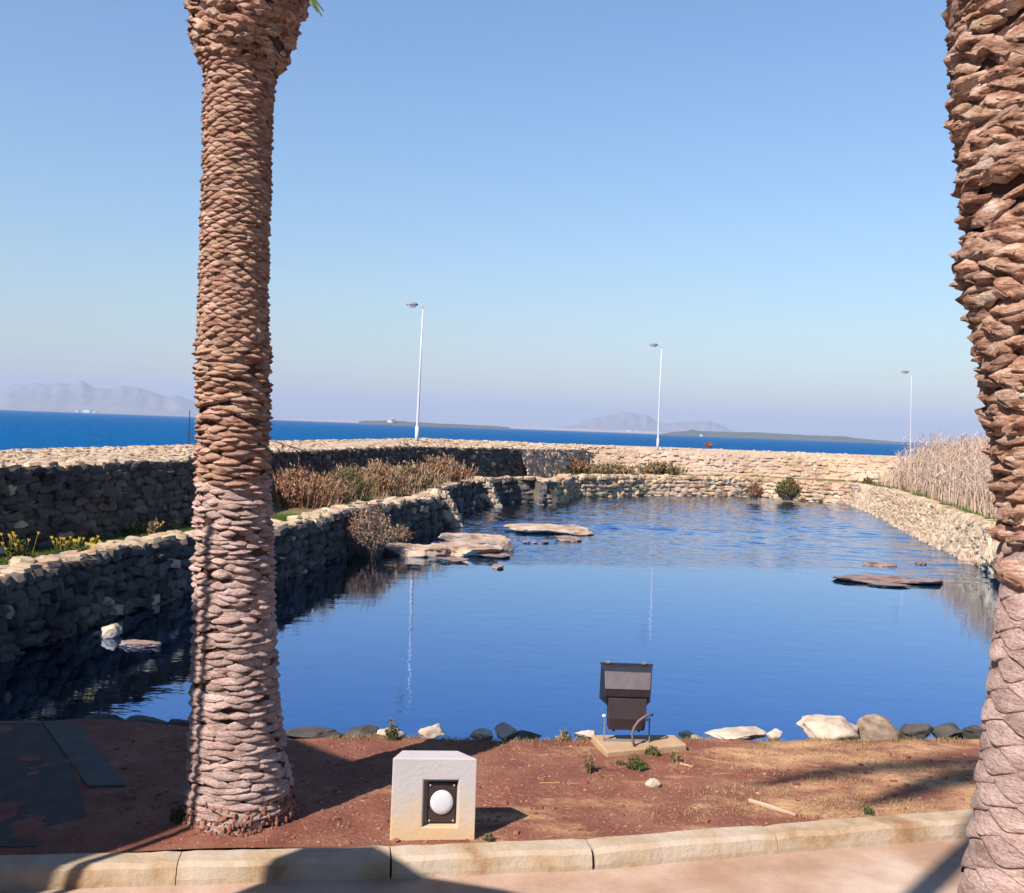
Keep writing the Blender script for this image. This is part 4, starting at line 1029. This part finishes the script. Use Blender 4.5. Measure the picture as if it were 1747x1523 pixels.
hills('mountains', [(-200, 700), (-60, 694), (0, 683), (14, 660), (40, 657), (60, 654), (84, 656), (100, 652), (120, 655), (140, 649), (152, 656), (165, 663), (185, 662), (205, 659), (235, 660), (260, 668), (285, 677), (300, 673), (330, 684), (370, 695), (430, 707), (500, 714)], 7000, 1800, MOUNT, '', .10, 1)
hills('far_hills', [(940, 730), (985, 724), (1010, 714), (1040, 707), (1060, 704), (1085, 704), (1105, 709), (1120, 720), (1140, 722), (1170, 719), (1205, 717), (1230, 723), (1260, 741), (1280, 744)], 8000, 1200, MOUNT, '', .2, 5)
hills('headland', [(1125, 740), (1150, 736), (1172, 735), (1180, 732.5), (1195, 735), (1230, 736), (1300, 737.5), (1380, 742), (1440, 744), (1470, 748), (1500, 750.5), (1530, 753), (1640, 757)], 2600, 300, SHORE, '', .2, 9)
hills('low_shore', [(450, 712), (520, 714.5), (600, 717), (700, 720.5), (800, 725), (900, 727.5), (960, 730), (1140, 737), (1160, 739)], 5200, 500, PLAIN, '', .3, 11)
hills('low_island', [(612, 718.5), (622, 717.2), (640, 717.5), (655, 717), (672, 717), (690, 719), (760, 722.5), (840, 726), (870, 728.3)], 2200, 120, SHORE, '', .2, 13)
# old watch tower on the islet
b = PY(668, 719.5, 2150); b.z = .5; tw = empty('stone_tower', b); tag(tw, 'tiny square tower building on the low island at the horizon', 'tower')
k = 2150/1700; mb = MB(); mb.box((3.0*k, 0, 5*k), (4.4*k, 6*k, 10.5*k)); mb.build('tower_body', mat('tower_stone', [(.20,.14,.13), (.28,.2,.18)], .3), tw)
mb = MB(); mb.box((-3.2*k, 0, 3.6*k), (7.5*k, 8*k, 7.2*k)); wgn = mb.build('low_wing', WHITE, tw)
mb = MB(); mb.box((3.0*k, 0, 10.9*k), (5.6*k, 7*k, 1.2*k)); mb.build('parapet', WHITE, tw)
# white buildings on the distant shores
r = random.Random(81)
for i, (px, wp_, hp_, D, lab) in enumerate(((148, 12, 5, 5000, 'largest white building block at the foot of the left mountains'), (132, 4, 3, 5000, 'small white building left of the largest one under the mountains'), (162, 4, 2.5, 5000, 'small white building right of the largest one under the mountains'),
        (1072, 8, 4, 5000, 'white building cluster left of the middle lamp under the far hills'), (1086, 5, 3, 5000, 'small white building beside the white cluster under the far hills'), (1056, 4, 2.5, 5000, 'tiny white building at the left of the white cluster under the far hills'), (1196, 4, 2.5, 2200, 'tiny white building on the dark headland'), (975, 5, 2.5, 5000, 'tiny white building on the low shore left of the far hills'))):
    hor = 697+.037*px; b = PY(px, hor, D); b.z = 0; s = D/1700
    e = empty('white_building', b); tag(e, lab, 'building', 'white buildings on the far shore')
    mb = MB(); mb.box((0, 0, hp_*s/2), (wp_*s, 6*s, hp_*s)); mb.build('walls', WHITE, e)
    mb = MB(); mb.box((wp_*s*.1, 0, hp_*s+.5*s/2), (wp_*s*.5, 4*s, .5*s)); mb.build('roof_storey', WHITE, e)

# ------------------------------------------------------------------ things standing behind/left of the viewer that throw the shade
tanE = math.tan(SUN_EL)
perp = V((-SH.y, SH.x, 0))
def back_from(pt, L_): return V((pt.x-SH.x*L_, pt.y-SH.y*L_, 0))
# building: its right edge passes just left of the left palm
edge_pt = PY(340, 1250, 6.30)
tl = P(560, 1280, GZ)                      # a point of the shadow of its eaves
s_len = (tl-V((edge_pt.x, edge_pt.y, GZ))).dot(SH)
Lb = 7.0; cpt = V((edge_pt.x, edge_pt.y, 0))+SH*s_len-SH*Lb; cpt.z = 0
Hh = Lb*tanE
bd = empty('house', (cpt.x, cpt.y, PZ), math.atan2(perp.y, perp.x)); tag(bd, 'plain rendered house beside the viewpoint, outside the picture, throwing the big shadow', 'house')
PLA = mat('render_wall', [(.55,.45,.36), (.62,.52,.42)], 1, .9, .2)
mb = MB(); mb.box((4.0, 3.0, Hh/2), (8, 6, Hh)); mb.build('walls', PLA, bd)
mb = MB(); mb.box((4.0, 3.0, Hh+.06), (8, 6, .12)); mb.build('roof', MORTAR, bd)
for i in range(3):
    for zz in (1.4, 4.2):
        mb = MB(); mb.box((1.4+i*2.4, -.0, zz), (1.0, .08, 1.3)); wdw = mb.build('window', DARKM, bd); mb = MB(); mb.box((1.4+i*2.4, -.05, zz-.7), (1.2, .14, .08)); mb.build('sill', KERB, wdw)
# slim pole whose shadow climbs the left trunk
q = PY(356, 1150, 6.27); pb = back_from(q, 3.4); ph = PY(356, 900, 6.27).z+3.4*tanE-PZ
mb = MB(); mb.tube([(0, 0, 0), (0, 0, ph)], .03, 10); po = mb.build('slim_pole', GREYM); po.location = (pb.x, pb.y, PZ); tag(po, 'slim grey metal pole just outside the left of the picture', 'pole')
# added unseen wall, outline shaped to throw the shadow on the kerb at the bottom
a = P(522, 1452, GZ); b = P(645, 1452, GZ); Lp = 4.2; uw = (b-a).normalized(); nw = V((-uw.y, uw.x, 0)); pa = back_from(a, Lp)
def onplane(px, py, z):
    g_ = P(px, py, z); L_ = (V((g_.x, g_.y, 0))-pa).dot(nw)/SH.dot(nw); h_ = V((g_.x, g_.y, 0))-SH*L_
    return (h_-pa).dot(uw), L_*tanE+z-PZ
e = empty('shadow_wall', (pa.x, pa.y, PZ), math.atan2(uw.y, uw.x)); tag(e, 'unseen wall added outside the left of the picture, shaped to throw the kerb shadow', 'shadow wall')
u1, h1 = onplane(645, 1452, GZ); u2, h2 = onplane(722, 1500, PZ); u3, h3 = onplane(862, 1523, PZ); u4, h4 = onplane(960, 1545, PZ)
mb = MB(); mb.box((u1/2, 0, h1/2), (u1, .12, h1)); mb.build('pier', PLA, e)  # flat-topped part of the added wall, sized for the shadow's level edge
mb = MB(); pf = [(u1, 0), (u4, 0), (u4, h4), (u3, h3), (u2, h2), (u1, h1)]
mb.add([V((x, -.04, z)) for x, z in pf]+[V((x, .04, z)) for x, z in pf], [(0,1,2,3,4,5), (11,10,9,8,7,6)]+[(i, i+6, (i+1) % 6+6, (i+1) % 6) for i in range(6)]); mb.build('shadow_wing', PLA, e)
# slender palm behind the viewer: its trunk shadow crosses the path, its fronds shade the bank at right
cs = P(1740, 1275, GZ); q = P(1600, 1497, PZ); dq = (cs-q).dot(SH); Lq = 11.5-dq; pb = back_from(q, Lq); hc = 11.5*tanE
e = empty('date_palm', (pb.x, pb.y, PZ)); tag(e, 'slender tall palm behind the viewpoint, outside the picture', 'palm tree')
mb = MB(); mb.tube([(0, 0, 0), (0, 0, hc*.5), (0, 0, hc)], [.11, .08, .09], 12); mb.build('trunk', BARK, e)
for tx, ty in ((1220, 1314), (1400, 1352), (1900, 1330), (2100, 1285), (1850, 1262)):
    g_ = P(tx, ty, GZ)-cs; fronds(e, V((0, 0, hc)), 1, g_.length*1.04, (14, 14), random.Random(tx), .1, .025, .022, math.atan2(g_.y, g_.x), .24)

# ------------------------------------------------------------------ haze
hz = bpy.data.materials.new('haze'); hz.use_nodes = True; nt = hz.node_tree; nt.nodes.remove(nt.nodes['Principled BSDF'])
pv = nt.nodes.new('ShaderNodeVolumePrincipled'); pv.inputs['Color'].default_value = (.42, .51, .74, 1); pv.inputs['Density'].default_value = 1.7e-4; pv.inputs['Anisotropy'].default_value = 0.0
nt.links.new(pv.outputs[0], nt.nodes['Material Output'].inputs['Volume'])
mb = MB(); mb.box((0, 2000, 148.5), (24000, 24000, 300)); tag(mb.build('haze', hz), kind='stuff')
